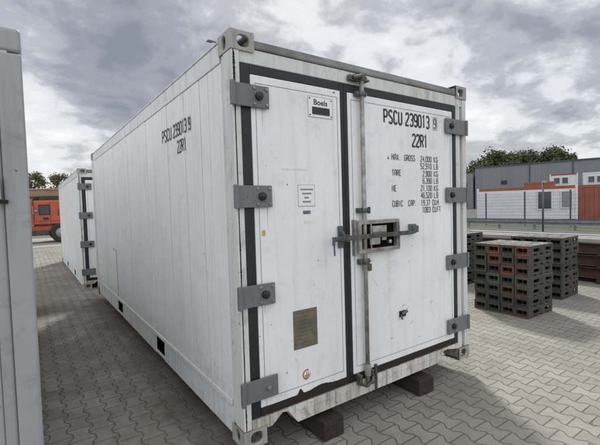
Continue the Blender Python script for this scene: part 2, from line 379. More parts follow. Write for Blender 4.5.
# ------------------------------------------------------------------ refrigerated container
LEN, WID, HGT = 6.058, 2.438, 2.591
def casting(mb, ox, oy, oz, sx, sy, sz):
    """corner casting with oval-ish openings in its two outer side faces and its outer top/bottom face. sx, sy, sz: direction from the outer corner inwards"""
    w_, d_, h_ = 0.162, 0.178, 0.118; t = 0.018
    X = lambda a: ox + sx*a; Y = lambda a: oy + sy*a; Z = lambda a: oz + sz*a
    def bx(a0, a1, b0, b1, c0, c1, m=0):
        mb.box(min(X(a0),X(a1)), max(X(a0),X(a1)), min(Y(b0),Y(b1)), max(Y(b0),Y(b1)), min(Z(c0),Z(c1)), max(Z(c0),Z(c1)), m)
    def plate_with_hole(P, W, H, hc, hr_w, hr_h):
        """P(u,v,k) -> point; k 0 outer 1 inner face"""
        n = 24; ring = []
        for i in range(n):
            t_ = 2*math.pi*i/n; c, s_ = math.cos(t_), math.sin(t_)
            # superellipse hole
            e = 0.75
            hx = hc[0] + hr_w*math.copysign(abs(c)**e, c); hy = hc[1] + hr_h*math.copysign(abs(s_)**e, s_)
            # outer rectangle point along same direction
            k = min((W-hc[0])/c if c > 1e-6 else (-hc[0]/c if c < -1e-6 else 1e9), (H-hc[1])/s_ if s_ > 1e-6 else (-hc[1]/s_ if s_ < -1e-6 else 1e9))
            ring.append(((hx, hy), (hc[0]+c*k, hc[1]+s_*k)))
        corners = [(0,0),(W,0),(W,H),(0,H)]
        fs = []
        for kk in (0, 1):
            I = [mb.bm.verts.new(P(*r[0], kk)) for r in ring]; O = [mb.bm.verts.new(P(*r[1], kk)) for r in ring]
            for i in range(n):
                j = (i+1) % n; quad = [I[i], O[i], O[j], I[j]]
                a, b = ring[i][1], ring[j][1]
                cnr = None
                if abs(a[0]-b[0]) > 1e-5 and abs(a[1]-b[1]) > 1e-5:
                    cnr = min(corners, key=lambda q: abs(q[0]-a[0])+abs(q[1]-a[1])+abs(q[0]-b[0])+abs(q[1]-b[1]))
                    quad = [I[i], O[i], mb.bm.verts.new(P(*cnr, kk)), O[j], I[j]]
                fs.append(mb.bm.faces.new(quad))
            if kk == 0: I0, O0 = I, O
        for i in range(n):
            j = (i+1) % n; fs.append(mb.bm.faces.new([I0[i], I0[j], I[j], I[i]]))
        for f in fs: f.material_index = 0
    # front/back face
    plate_with_hole(lambda u, v, k: Vector((X(u), Y(k*t), Z(v))), w_, h_, (0.089, 0.060), 0.042, 0.036)
    # side face
    plate_with_hole(lambda u, v, k: Vector((X(k*t), Y(u), Z(v))), d_, h_, (0.098, 0.060), 0.030, 0.040)
    # top or bottom face
    plate_with_hole(lambda u, v, k: Vector((X(u), Y(v), Z(k*t))), w_, d_, (0.085, 0.095), 0.031, 0.055)
    # inner closing faces and the hollow's lining
    bx(w_-t, w_, t+.001, d_, t+.001, h_); bx(t+.001, w_-t, d_-t, d_, t+.001, h_); bx(t+.001, w_-t, t+.001, d_-t, h_-t, h_)

def hinge(mb, xa, xb, z, sgn, bolts=True, bright=False):
    """hinge blade lying on the door face; sgn +1: barrel at xa (left door), -1: barrel at xb. one mesh, several materials"""
    h = 0.068
    y0, y1 = -0.020, -0.006
    xs = (xa, xb)
    mb.box(xa, xb, y0, y1, z-h, z+h, 0)
    if sgn > 0:
        mb.box(xa-0.004, xa+0.022, -0.042, -0.019, z-h-.004, z+h+.004, 0); cx = xb-0.075
        bx = (xb-0.018, xb-0.105)
    else:
        mb.box(xb-0.022, xb+0.004, -0.030, -0.019, z-h-.004, z+h+.004, 0); cx = xa+0.075
        bx = (xa+0.018, xa+0.105)
    mb.tube([(cx, -0.019, z), (cx, -0.040, z)], 0.026 if not bright else 0.016, 16, 2 if not bright else 1)
    mb.tube([(cx, -0.040, z), (cx, -0.046, z)], 0.014, 12, 2 if not bright else 1)
    if bolts:
        for b in bx:
            for dz in (-0.048, 0.048):
                mb.tube([(b, -0.019, z+dz), (b, -0.027, z+dz)], 0.0105, 8, 1)

def reefer(loc, label, marks=True, plain_end=False, sill_cut=True):
    root = empty('shipping_container', loc); tag(root, label, 'shipping container')
    fr = -0.0
    # --- posts
    def post(x0, x1, y0, y1, steps=None):
        b = MB(); b.box(x0, x1, y0, y1, 0.118, HGT-0.118)
        return b
    b = MB()
    if not plain_end:
        b.box(0.004, 0.017, 0.004, 0.12, 0.118, HGT-0.118); b.box(0.0235, 0.058, 0.004, 0.12, 0.118, HGT-0.118); b.box(0.017, 0.0235, 0.016, 0.12, 0.118, HGT-0.118)
    else: b.box(0.004, 0.058, 0.004, 0.12, 0.118, HGT-0.118)
    b.box(0.010, 0.062, 0.12, 0.165, 0.118, HGT-0.118)
    fp_ = b.build('corner_post', M_frame, root, 0.003)
    if not plain_end:
        b = MB(); n = 260; zs = [0.13+2.33*k/n for k in range(n+1)]; pr = []
        for z in zs:
            wv = 0.0022 + 0.013*max(0, noise.noise(Vector((z*7.0, 1.5, 0)))-0.05)*(0.4+abs(noise.noise(Vector((z*60, 2, 0))))*2) + (0.010*max(0, 0.75-z)*abs(noise.noise(Vector((z*25, 4, 0)))))
            pr.append((0.0203 - wv*0.8 + 0.002*noise.noise(Vector((z*50, 8, 0))), 0.0203 + wv))
        for k in range(n): b.face([(pr[k][0], 0.0032, zs[k]), (pr[k][1], 0.0032, zs[k]), (pr[k+1][1], 0.0032, zs[k+1]), (pr[k+1][0], 0.0032, zs[k+1])])
        b.build('rust_seam', M_rust, fp_)
    if plain_end:
        b = MB(); b.box(2.330, 2.434, 0.004, 0.165, 0.118, HGT-0.125); b.box(2.27, 2.329, 0.035, 0.165, 0.118, HGT-0.125)
        b.build('corner_post', M_old, root, 0.012, 3); b = MB(); b.box(2.33, 2.331, 0.03, 0.04, 0.5, 0.6)
    b = b if plain_end else MB()
    if not plain_end: b.box(2.275, 2.335, 0.006, 0.12, 0.118, HGT-0.118); b.box(2.375, 2.434, 0.004, 0.165, 0.118, HGT-0.118); b.box(2.335, 2.375, 0.03, 0.165, 0.118, HGT-0.118)
    if not plain_end: b.build('corner_post', M_frame, root, 0.006)
    else: b.bm.free()
    for x0, x1 in ((0.004, 0.15), (2.288, 2.434)):
        MB().box(x0, x1, LEN-0.16, LEN-0.004, 0.118, HGT-0.118).build('corner_post', M_frame, root, 0.008)
    # --- castings
    for ox, sx in ((0, 1), (WID, -1)):
        for oy, sy in ((0, 1), (LEN, -1)):
            for oz, sz in ((0, 1), (HGT, -1)):
                if plain_end and oy == 0 and ox:
                    b = MB(); b.box(ox-0.162, ox-0.003, 0.003, 0.178, min(oz, oz+sz*0.121), max(oz, oz+sz*0.121)); b.build('corner_casting', M_old, root, 0.020, 5); continue
                b = MB(); casting(b, ox, oy, oz, sx, sy, sz); bmesh.ops.remove_doubles(b.bm, verts=b.bm.verts, dist=0.0005)
                bmesh.ops.recalc_face_normals(b.bm, faces=b.bm.faces)
                b.build('corner_casting', M_cast, root, 0.006 if not plain_end else 0.012)
    # --- header with its grey drip edge, roof
    b = MB(); b.box(0.060, WID-0.062, 0.012, 0.12, 2.405, 2.497); b.build('header', M_frame, root, 0.005)
    b = MB(); b.prism([(0.006, 2.499), (0.006, 2.512), (0.05, 2.572), (0.16, 2.580), (0.16, 2.499)], 'x', 0.164, WID-0.164)
    b.build('roof_edge', M_eave, root, 0.004)
    b = MB(); b.box(0.062, WID-0.062, 0.18, LEN-0.18, 2.545, 2.570)
    for k in range(14): b.box(0.08, WID-0.08, 0.35+k*0.41, 0.42+k*0.41, 2.571, 2.578)
    b.build('roof', M_rail, root)
    # --- side rails
    for sx, x0 in ((1, 0.0), (-1, WID)):
        X = lambda a, b_: (min(x0+sx*a, x0+sx*b_), max(x0+sx*a, x0+sx*b_))
        b = MB()
        b.box(*X(0.006, 0.06), 0.180, LEN-0.180, 2.438, 2.560)
        b.box(*X(0.0, 0.045), 0.180, LEN-0.180, 2.562, 2.574)
        b.build('top_rail', M_rail, root, 0.004)
        b = MB()
        b.box(*X(0.002, 0.06), 0.180, LEN-0.180, 0.222, 0.262)                       # upper flange
        segs = [(0.180, 1.755), (2.055, 3.78), (4.13, LEN-0.180)]
        for y0, y1 in segs: b.prism([(x0+sx*0.012, 0.024), (x0+sx*0.024, 0.024), (x0+sx*0.026, 0.220), (x0+sx*0.016, 0.220)], 'y', y0, y1)
        for y0, y1 in ((1.755, 2.055), (3.78, 4.13)): b.box(*X(0.013, 0.026), y0+.001, y1-.001, 0.030, 0.059)
        b.build('bottom_rail', M_rail, root, 0.005)
        for y0, y1 in ((1.757, 2.053), (3.782, 4.128)):                              # fork pocket tunnels (dark inside)
            b = MB(); b.box(*X(0.027, 0.60), y0, y1, 0.060, 0.064); b.box(*X(0.027, 0.60), y0, y1, 0.216, 0.220); b.box(*X(0.60, 0.604), y0, y1, 0.064, 0.216)
            b.box(*X(0.027, 0.60), y0, y0+.004, 0.064, 0.216); b.box(*X(0.027, 0.60), y1-.004, y1, 0.064, 0.216)
            b.build('fork_pocket', M_dark, root)
        # side wall: sheets with fine vertical joints
        b = MB(); b.box(*X(0.022, 0.045), 0.166, LEN-0.16, 0.263, 2.437, 1)
        ys = [0.168, 0.30]; y = 0.30
        step = [0.11, 0.165, 0.17, 0.18, 0.2]
        ys = [0.168, 0.40, 0.56, 0.73, 0.91, 1.11, 1.36, 1.68, 2.10, 2.56, 3.02, 3.48, 3.94, 4.40, 4.86, 5.32, 5.894]
        for a, c in zip(ys, ys[1:]): b.box(*X(0.012 + (0.0015 if ys.index(a) % 2 else 0), 0.0215), a+0.0045, c-0.0045, 0.264, 2.436, 0)
        b.build('side_wall', [M_side, M_gdark], root, 0.0015, 1)
    # rear
    MB().box(0.152, 2.286, LEN-0.06, LEN-0.03, 0.12, 2.55).build('end_wall', M_side, root)
    MB().box(0.164, WID-0.164, LEN-0.12, LEN-0.01, 0.02, 0.118).build('end_sill', M_rail, root, 0.004)
    b = MB()
    b.box(0.062, WID-0.062, 0.13, LEN-0.13, 0.225, 0.245)
    for k in range(12): b.box(0.062, WID-0.062, 0.35+k*0.46, 0.42+k*0.46, 0.03, 0.224)
    b.build('underframe', M_under, root)
    # --- sill with lifting cut-outs
    b = MB()
    b.prism([(0.062,0.119), (0.165,0.119), (0.165,0.098), (0.205,0.098), (0.285,0.160), (0.330,0.150), (0.405,0.052), (1.925,0.060), (1.985,0.090), (2.02,0.150), (2.10,0.152), (2.272,0.119), (2.272,0.172), (0.062,0.172)], 'y', 0.0, 0.11)
    b.box(0.41, 1.15, -0.004, -0.0005, 0.128, 0.140); b.box(1.20, 1.92, -0.004, -0.0005, 0.128, 0.140)
    b.build('sill', M_sill, root, 0.004)
    if plain_end:
        b = MB(); b.box(0.06, 2.272, 0.03, 0.05, 0.174, 2.40)
        for k in range(7): b.box(0.22+k*0.29, 0.32+k*0.29, 0.012, 0.0295, 0.25, 2.33)
        b.build('end_panel', M_old, root, 0.006)
        b = MB(); b.box(2.20, 2.318, -0.016, 0.003, 1.735, 1.850, 0); b.box(2.20, 2.272, -0.020, -0.0165, 1.745, 1.840, 1); b.box(2.285, 2.345, -0.012, 0.003, 1.715, 1.733, 2)
        b.build('door_catch', [M_old, M_dark, M_rust], root, 0.004)
        return root
    # --- doors
    hz = (2.203, 1.586, 0.967, 0.368)
    DZ0, DZ1 = 0.232, 2.342
    for side, (xa, xb) in (('l', (0.130, 0.858)), ('r', (0.930, 2.213))):
        dr = MB(); dr.box(xa, xb, 0.006, 0.075, DZ0, DZ1, 0)
        door = dr.build('door', M_door, root, 0.006)
        # pressed border line on the face: four thin dark grooves drawn as a shallow frame
        b = MB(); i = 0.030; g = 0.0028
        b.frame(xa+i, xb-i, DZ0+0.055, DZ1-0.05, g, g, g, g, 0.0045, 0.0058)
        b.build('panel_groove', M_inkf, door)
        # gasket round the leaf
        ga, gb = (0.062, 0.893) if side == 'l' else (0.895, 2.274)
        b = MB()
        b.box(ga, xa-0.001, 0.010, 0.06, 0.176, 2.402); b.box(xb+0.001, gb, 0.010, 0.06, 0.176, 2.402)
        b.box(xa-0.001, xb+0.001, 0.010, 0.06, DZ1+0.001, 2.402); b.box(xa-0.001, xb+0.001, 0.010, 0.06, 0.176, DZ0-0.001)
        b.build('gasket', M_gask, door, 0.004)
        # torn, rusty lower edge
        b = MB(); n = 60; top = []; bot = []
        for k in range(n+1):
            x = xa + (xb-xa)*k/n
            hh = 0.001 + (0.022 if side == 'l' else 0.004)*max(0, noise.noise(Vector((x*5.0, 3.3, 0)))) + 0.006*abs(noise.noise(Vector((x*28, 1, 0))))
            if side == 'l': hh += 0.040*math.exp(-((x-0.435)/0.018)**2) + 0.018*math.exp(-((x-0.60)/0.07)**2)
            top.append((x, DZ0+hh)); bot.append((x, 0.190 + 0.012*noise.noise(Vector((x*9, 7, 0)))))
        for k in range(n): b.face([(bot[k][0], 0.003, bot[k][1]), (bot[k+1][0], 0.003, bot[k+1][1]), (top[k+1][0], 0.003, top[k+1][1]), (top[k][0], 0.003, top[k][1])])
        b.build('rust_strip', M_rust, door)
        for q, z in enumerate(hz):
            b = MB()
            if side == 'l': hinge(b, -0.018, 0.246, z, 1, bolts=(q != 3), bright=(q == 3))
            else: hinge(b, 2.088, 2.412, z-0.008 if q else z, -1)
            b.build('hinge', [M_hinge, M_bolt, M_black], door, 0.003)
        if side == 'l': DL = door
        else: DR = door
        for q, z in enumerate(hz):
            rr_ = random.Random(q+(5 if side == 'l' else 9)); x0_ = (0.15 if side == 'l' else 2.10)
            for j in range(3):
                x = x0_+rr_.uniform(0, .09); l = rr_.uniform(.05, .16); b = MB()
                b.face([(x-.0012, 0.0052, z-.070), (x+.0014, 0.0052, z-.070), (x+.0004, 0.0052, z-.070-l), (x-.0002, 0.0052, z-.070-l)]); b.build('dirt_run', M_ghost if j else M_tanp, door)
    # --- locking bar with its guides and cams
    bar = MB()
    bar.tube([(1.040, -0.030, 0.13), (1.040, -0.030, 2.475)], 0.0165, 16)
    lb = bar.build('locking_bar', M_galv, root)
    for z, hh, kind in ((2.455, 0.022, 0), (2.335, 0.016, 0), (1.472, 0.018, 0), (1.085, 0.020, 1), (0.255, 0.045, 2)):
        b = MB()
        if kind == 2: b.tube([(1.04, -0.03, z-hh), (1.04, -0.03, z+hh)], 0.026, 16)
        else:
            b.tube([(1.04, -0.03, z-hh), (1.04, -0.03, z+hh)], 0.025, 14)
            b.box(0.985, 1.02, -0.028, 0.005, z-hh, z+hh); b.box(1.060, 1.090, -0.028, 0.005, z-hh, z+hh)
            for xx in (0.993, 1.083): b.tube([(xx, -0.028, z), (xx, -0.038, z)], 0.010, 8)
            if kind == 1: b.box(1.058, 1.098, -0.040, 0.004, z-0.075, z-hh-0.002)
        b.build('bar_guide', M_gdark if kind < 2 else M_galv, lb, 0.002)
    b = MB(); b.box(0.925, 1.02, -0.03, 0.004, 2.425, 2.462); b.tube([(0.955, -0.035, 2.44), (1.03, -0.05, 2.46)], 0.014, 10); b.box(1.045, 1.11, -0.045, 0.008, 2.43, 2.445)
    b.build('top_cam', M_gdark, lb, 0.003)
    b = MB(); b.box(0.945, 0.972, -0.045, 0.0, 0.155, 0.235); b.box(1.075, 1.095, -0.045, 0.0, 0.135, 0.245); b.tube([(0.96, -0.05, 0.17), (1.0, -0.055, 0.145), (1.06, -0.055, 0.165), (1.08, -0.05, 0.20)], 0.011, 8)
    b.box(1.140, 1.162, -0.012, 0.0, 0.060, 0.262)
    b.build('bottom_cam', M_gdark, lb, 0.003)
    # --- recessed lock housing
    b = MB()
    b.frame(0.962, 1.408, 1.150, 1.395, 0.030, 0.030, 0.030, 0.030, -0.052, 0.004, 0)
    b.box(0.992, 1.378, -0.016, 0.004, 1.180, 1.365, 1)
    b.frame(1.075, 1.400, 1.168, 1.378, 0.010, 0.010, 0.010, 0.010, -0.062, -0.0525, 0)
    b.box(0.940, 0.962, -0.030, 0.004, 1.135, 1.405, 0)
    lk = b.build('lock_housing', [M_galv, M_dark], root, 0.004)
    b = MB()
    b.box(1.09, 1.27, -0.040, -0.0165, 1.285, 1.350); b.box(1.11, 1.24, -0.046, -0.041, 1.300, 1.335); b.box(1.09, 1.20, -0.036, -0.0165, 1.205, 1.270); b.box(1.21, 1.255, -0.05, -0.0165, 1.235, 1.275); b.tube([(1.30, -0.017, 1.22), (1.30, -0.05, 1.22)], 0.016, 12)
    b.build('lock_mechanism', M_chrome, lk, 0.003)
    b = MB()
    b.box(0.685, 1.500, -0.086, -0.072, 1.262, 1.296)
    b.tube([(1.50, -0.079, 1.279), (1.56, -0.06, 1.272), (1.60, -0.05, 1.295)], 0.013, 10)
    b.box(1.575, 1.640, -0.055, -0.028, 1.272, 1.328)
    b.box(0.684, 0.706, -0.084, -0.072, 1.235, 1.262)
    hd = b.build('lock_handle', M_gdark, root, 0.004)
    b = MB(); b.tube([(0.697, -0.078, 1.262), (0.696, -0.082, 1.21), (0.699, -0.080, 1.165)], 0.006, 8); b.build('strap', M_blue, hd)
    b = MB(); b.box(0.800, 0.842, -0.014, 0.004, 1.205, 1.365); b.tube([(0.805, -0.05, 1.24), (0.80, -0.085, 1.28), (0.805, -0.05, 1.325)], 0.010, 8); b.box(0.803, 0.84, -0.090, -0.014, 1.255, 1.262); b.box(0.803, 0.84, -0.090, -0.014, 1.297, 1.304)
    b.build('handle_bracket', M_gdark, root, 0.004)
    b = MB(); b.box(1.575, 1.645, -0.027, 0.004, 1.262, 1.340); b.build('handle_catch', M_hinge, root, 0.003)
    # small latch low on the right leaf
    b = MB(); b.box(1.445, 1.52, -0.006, 0.005, 0.575, 0.625, 1); b.tube([(1.46, -0.010, 0.600), (1.515, -0.022, 0.622)], 0.013, 8, 0); b.tube([(1.455, -0.008, 0.595), (1.445, -0.030, 0.565)], 0.009, 8, 0)
    b.build('latch', [M_gdark, M_black], DR, 0.002)
    if not marks: return root
    # --- plates, stickers
    F = lambda u, v, d: Vector((u, 0.0055-d, v))
    def sheet(name, x0, x1, z0, z1, th, mat, par, y=0.0058, bev=0.0):
        return MB().box(x0, x1, y-th, y, z0, z1).build(name, mat, par, bev)
    pl = sheet('display_plate', 0.566, 0.782, 2.128, 2.268, 0.003, M_label, DL, bev=0.001)
    b = MB(); b.box(0.600, 0.752, -0.001, 0.0027, 2.148, 2.198); b.build('display_window', M_black, pl)
    for x in (0.580, 0.768):
        for z in (2.142, 2.254): MB().tube([(x, 0.0028, z), (x, -0.001, z)], 0.005, 8).build('rivet', M_gdark, pl)
    b = MB(); b.frame(0.5655, 0.7825, 2.1275, 2.2685, 0.0018, 0.0018, 0.0018, 0.0018, 0.0022, 0.0029); b.build('plate_edge', M_inkf, pl)
    cu = bpy.data.curves.new('word', 'FONT'); cu.body = 'Boels'; cu.size = 0.052; cu.offset = 0.0013; cu.extrude = 0.0002; cu.space_character = 1.02
    to = bpy.data.objects.new('tmp', cu); COL.objects.link(to); bpy.context.view_layer.update()
    me = bpy.data.meshes.new_from_object(to.evaluated_get(bpy.context.evaluated_depsgraph_get())); bpy.data.objects.remove(to)
    me.transform(Matrix.Translation((0.612, 0.0024, 2.214)) @ Matrix.Rotation(R(90), 4, 'X') @ Matrix.Diagonal((1.06, 1, 1, 1)))
    me.materials.clear(); me.materials.append(M_ink)
    wo = bpy.data.objects.new('lettering', me); COL.objects.link(wo); wo.parent = pl
    lab = sheet('notice_sticker', 0.463, 0.604, 1.515, 1.662, 0.001, M_label, DL)
    b = MB(); b.frame(0.463, 0.604, 1.515, 1.662, 0.0022, 0.0018, 0.003, 0.002, 0.0042, 0.0047)
    for z, wd in ((1.630, 0.104), (1.602, 0.074), (1.574, 0.040), (1.546, 0.064)):
        x = 0.5335 - wd/2
        while x < 0.5335 + wd/2:
            l = random.uniform(0.004, 0.008); b.box(x, x+l, 0.0042, 0.0047, z-0.0055, z+0.0055+random.uniform(0, .002)); x += l + 0.0022
    b.build('print', M_inkf, lab)
    sheet('sticker_residue', 0.50, 0.565, 1.462, 1.486, 0.0006, M_inkf, DL); sheet('sticker_residue', 0.505, 0.60, 1.395, 1.418, 0.0006, M_ghost, DL)
    sheet('sticker_residue', 0.34, 0.545, 1.757, 1.772, 0.0006, M_ghost, DL)
    np_ = sheet('name_plate', 0.392, 0.594, 0.546, 0.812, 0.002, M_tanp, DL, bev=0.0008)
    b = MB()
    for k in range(9): b.box(0.405, 0.405+random.uniform(.1,.17), 0.0031, 0.0037, 0.79-k*0.026, 0.7925-k*0.026)
    b.build('engraving', M_gdark, np_)
    sheet('warning_sticker', 0.176, 0.200, 1.335, 1.372, 0.0008, M_yel, DL)
    st = MB(); st.tube([(0.492, 0.0055, 0.357), (0.492, 0.0048, 0.357)], 0.034, 24); so = st.build('round_sticker', M_label, DL)
    b = MB()
    for k in range(20):
        a0, a1 = R(60+k*11), R(60+(k+1)*11)
        b.face([(0.492+math.cos(a)*r_, 0.0040, 0.357+math.sin(a)*r_) for a, r_ in ((a0, .036), (a1, .036), (a1, .025), (a0, .025))])
    b.box(0.486, 0.492, 0.0036, 0.0042, 0.325, 0.378); b.box(0.500, 0.506, 0.0036, 0.0042, 0.325, 0.372); b.box(0.474, 0.514, 0.0037, 0.0041, 0.346, 0.352)
    b.build('emblem', M_orgs, so)
    b = MB(); b.box(1.108, 1.138, 0.0025, 0.0056, 1.447, 1.495); b.build('mark', M_black, DR)
    # --- lettering on the right leaf
    def word(par, m, fn, *items):
        b = MB()
        for st_, x, z, cw, hh, ad, th in items: text_mb(b, st_, x, z, cw, hh, ad, fn, th)
        return b.build('lettering', m, par)
    word(DR, M_ink, F, ('PSCU', 1.312, 2.160, 0.036, 0.100, 0.0575, 0.95), ('239013', 1.572, 2.160, 0.036, 0.100, 0.0535, 0.95))
    b = MB(); text_mb(b, '9', 1.945, 2.168, 0.027, 0.080, 0.05, F, 0.7)
    b.frame(1.931, 1.986, 2.152, 2.262, 0.003, 0.003, 0.003, 0.003, 0.0035, 0.0048); b.build('check_digit', M_ink, DR)
    word(DR, M_ink, F, ('22R1', 1.652, 1.992, 0.037, 0.100, 0.052, 0.95))
    H_ = 0.045
    for x, st_, z, ad, cw in ((1.390, 'MAX.', 1.869, 0.0315, 0.021), (1.546, 'GROSS', 1.869, 0.0280, 0.0195), (1.393, 'TARE', 1.743, 0.0288, 0.0195), (1.390, 'NE', 1.617, 0.030, 0.0195), (1.392, 'CUBIC', 1.492, 0.0262, 0.018), (1.588, 'CAP.', 1.492, 0.0288, 0.0195)):
        word(DR, M_inkf, F, (st_, x, z, cw, H_, ad, 1.1))
    b = MB(); b.prism([(1.340, 1.872), (1.362, 1.872), (1.351, 1.898)], 'y', 0.004, 0.0048); b.build('mark', M_inkf, DR)
    for q, (st_, un, x) in enumerate((('24,000','KG',1.753), ('52,910','LB',1.753), ('2,900','KG',1.782), ('6,390','LB',1.782), ('21,100','KG',1.753), ('46,520','LB',1.753), ('19.37','CU.M',1.753), ('1083','CU.FT',1.770))):
        z = 1.869 - (q//2)*0.1257 - (q % 2)*0.061
        word(DR, M_inkf, F, (st_, x, z, 0.0195, H_, 0.0288, 1.1), (un, 1.937 if q < 6 else 1.910, z, 0.0195, H_, 0.033 if q < 6 else 0.027, 1.1))
    for (x, z, l, an_) in ((1.50, 0.665, 0.05, 0.5), (1.55, 0.63, 0.035, 0.8), (1.60, 0.50, 0.07, 0.35), (1.43, 1.185, 0.03, 0.9), (1.47, 1.21, 0.025, -0.6), (1.62, 1.155, 0.03, 0.9), (1.18, 0.90, 0.12, -1.0), (1.35, 0.42, 0.03, 0.3), (1.7, 0.36, 0.02, 0.2)):
        dx, dz = math.cos(an_)*l/2, math.sin(an_)*l/2; t_ = 0.0035 if l < 0.06 else 0.0016
        b = MB(); b.face([(x-dx, 0.0047, z-dz-t_*.4), (x+dx*.4, 0.0047, z+dz*.4-t_), (x+dx, 0.0047, z+dz), (x-dx*.3, 0.0047, z-dz*.3+t_)]); b.build('scuff_mark', M_inkf, DR)
    # --- lettering on the left side wall
    Fs = lambda u, v, d: Vector((0.0105-d, -u, v))
    SW = [o for o in root.children if o.name.startswith('side_wall')][0]
    word(SW, M_ink, Fs, ('PSCU', -1.495, 2.125, 0.050, 0.100, 0.070, 0.8), ('239013', -1.175, 2.125, 0.042, 0.100, 0.056, 0.8))
    b = MB(); text_mb(b, '9', -0.795, 2.128, 0.034, 0.088, 0.05, Fs)
    b.box(0.0085, 0.0098, 0.748, 0.751, 2.11, 2.235); b.box(0.0085, 0.0098, 0.804, 0.807, 2.11, 2.235); b.build('check_digit', M_ink, SW)
    word(SW, M_ink, Fs, ('22R1', -1.085, 1.985, 0.042, 0.095, 0.056, 0.8))
    # bulb seam and drip seen low on the side wall, vertical cover strip further back
    b = MB(); b.box(0.0075, 0.0118, 4.03, 4.036, 0.27, 0.95); b.box(0.0075, 0.0118, 4.03, 4.32, 0.95, 0.956); b.build('cover_seam', M_inkf, SW)
    b = MB(); b.box(-0.02, 0.03, 0.21, 0.22, 2.576, 2.582); b.box(-0.055, -0.02, 0.20, 0.23, 2.574, 2.580); b.build('roof_tab', M_hinge, root)
    return root

c1 = reefer((0, 0, 0), 'large white refrigerated container raised on dark timbers, door lettered PSCU 239013')
c2 = reefer((-0.10, 7.36, GZ), 'white container standing behind the large one, its left hinges seen past the lane end', marks=False)
c3 = reefer((-3.458, 0.27, GZ), 'greyish white container at left edge, only its dirty corner post in view', marks=False, plain_end=True)
for c in (c1, c2, c3): c['group'] = 'white containers on the yard'

# timbers under the raised container
for q, (x0, y0, lab) in enumerate(((0.585, -0.055, 'dark timber block under the middle of the front sill'), (1.625, -0.045, 'dark timber block under the right part of the front sill'),
                          (0.5, 5.4, 'dark timber block under the left rear of the container'), (1.7, 5.4, 'dark timber block under the right rear of the container'))):
    b = MB(); b.box(0, 0.185, 0, 0.62, 0.0, 0.136)
    bmesh.ops.subdivide_edges(b.bm, edges=b.bm.edges, cuts=7, use_grid_fill=True)
    for v in b.bm.verts:
        k = noise.noise(v.co*9+Vector((q*5, 0, 0))); k2 = noise.noise(v.co*28+Vector((q*3, 1, 0)))
        cxy = Vector((v.co.x-0.0925, v.co.y-0.31, v.co.z-0.068)); e_ = (abs(cxy.x) > .09)+(abs(cxy.y) > .3)+(abs(cxy.z) > .065)
        v.co.x -= cxy.x*(0.03*k+0.02*k2+(0.05*abs(k2) if e_ > 1 else 0)); v.co.y += 0.006*k
        if v.co.z > 0.13: v.co.z -= 0.004*abs(k2) + (0.006*abs(k) if e_ > 1 else 0)
    o = b.build('timber_block', M_tim, None, 0.008, loc=(x0, y0, GZ+0.004))
    o.rotation_euler = (0, 0, R((1.5, -2, 1, 3)[q]))
    tag(o, lab, 'timber', 'timbers under the container')

# ------------------------------------------------------------------ ground
def sheet_ground(name, x0, x1, y0, y1, z, mat):
    b = MB(); b.face([(x0, y0, z), (x1, y0, z), (x1, y1, z), (x0, y1, z)]); o = b.build(name, mat); tag(o, kind='structure'); return o
sheet_ground('ground', -400, 500, -300, 600, GZ-0.008, M_asph)
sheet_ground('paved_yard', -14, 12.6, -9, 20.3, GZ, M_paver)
M_conc = plain('pale_concrete_road', (0.30,0.29,0.27), 0.9, var=0.12, scale=0.6, bump=0.2)
sheet_ground('road', -30, 22.4, 20.6, 29.0, GZ-0.004, M_conc)
M_grass = plain('verge_grass', (0.07,0.10,0.035), 0.95, var=0.25, scale=3, bump=0.8, bscale=20)
sheet_ground('verge', 22.6, 24.9, -20, 60, GZ-0.004, M_grass)

M_weed = plain('joint_weed', (0.05,0.075,0.02), 0.9, var=0.2, scale=40)
b = MB(); rw = random.Random(5)
for k in range(130):
    if k % 3: x, y = rw.uniform(-0.95, -0.05), rw.uniform(-1.2, 6.5); 
    else: x, y = rw.uniform(2.0, 7.0), rw.uniform(-2.0, 5.0)
    if k % 5 == 0: x = -0.04 + rw.uniform(-.05, .03)
    x = round(x/0.1425)*0.1425 + rw.uniform(-.02, .02)
    for j in range(rw.randint(3, 8)):
        a = rw.uniform(0, 6.28); l = rw.uniform(.008, .026); c_, s_ = math.cos(a), math.sin(a); px, py = x+rw.uniform(-.015,.015), y+rw.uniform(-.02,.02)
        b.face([(px-s_*.002, py+c_*.002, GZ+.001), (px+s_*.002, py-c_*.002, GZ+.001), (px+c_*l*.7, py+s_*l*.7, GZ+l*.6)])
tag(b.build('joint_weeds', M_weed), 'tiny green weeds growing in the joints of the paving', 'weeds', kind='stuff')
M_leafl = plain('dry_leaf', (0.14,0.085,0.04), 0.8, var=0.3, scale=30)
b = MB()
for k in range(90):
    x, y = (rw.uniform(-0.95, 0.0), rw.uniform(-1.0, 7.0)) if k % 2 else (rw.uniform(1.2, 7.0), rw.uniform(-1.6, 3.0))
    if k % 4 == 1: x = rw.uniform(-0.08, 0.25)
    a = rw.uniform(0, 6.28); l = rw.uniform(.006, .020); c_, s_ = math.cos(a)*l, math.sin(a)*l; h = rw.uniform(.002, .008)
    b.face([(x-c_, y-s_, GZ+.002), (x+s_*.5, y-c_*.5, GZ+h), (x+c_, y+s_, GZ+.003), (x-s_*.5, y+c_*.5, GZ+h*.6)])
tag(b.build('dry_leaves', M_leafl), 'scattered small dry leaves and crumbs lying on the paving', 'leaf litter', kind='stuff')

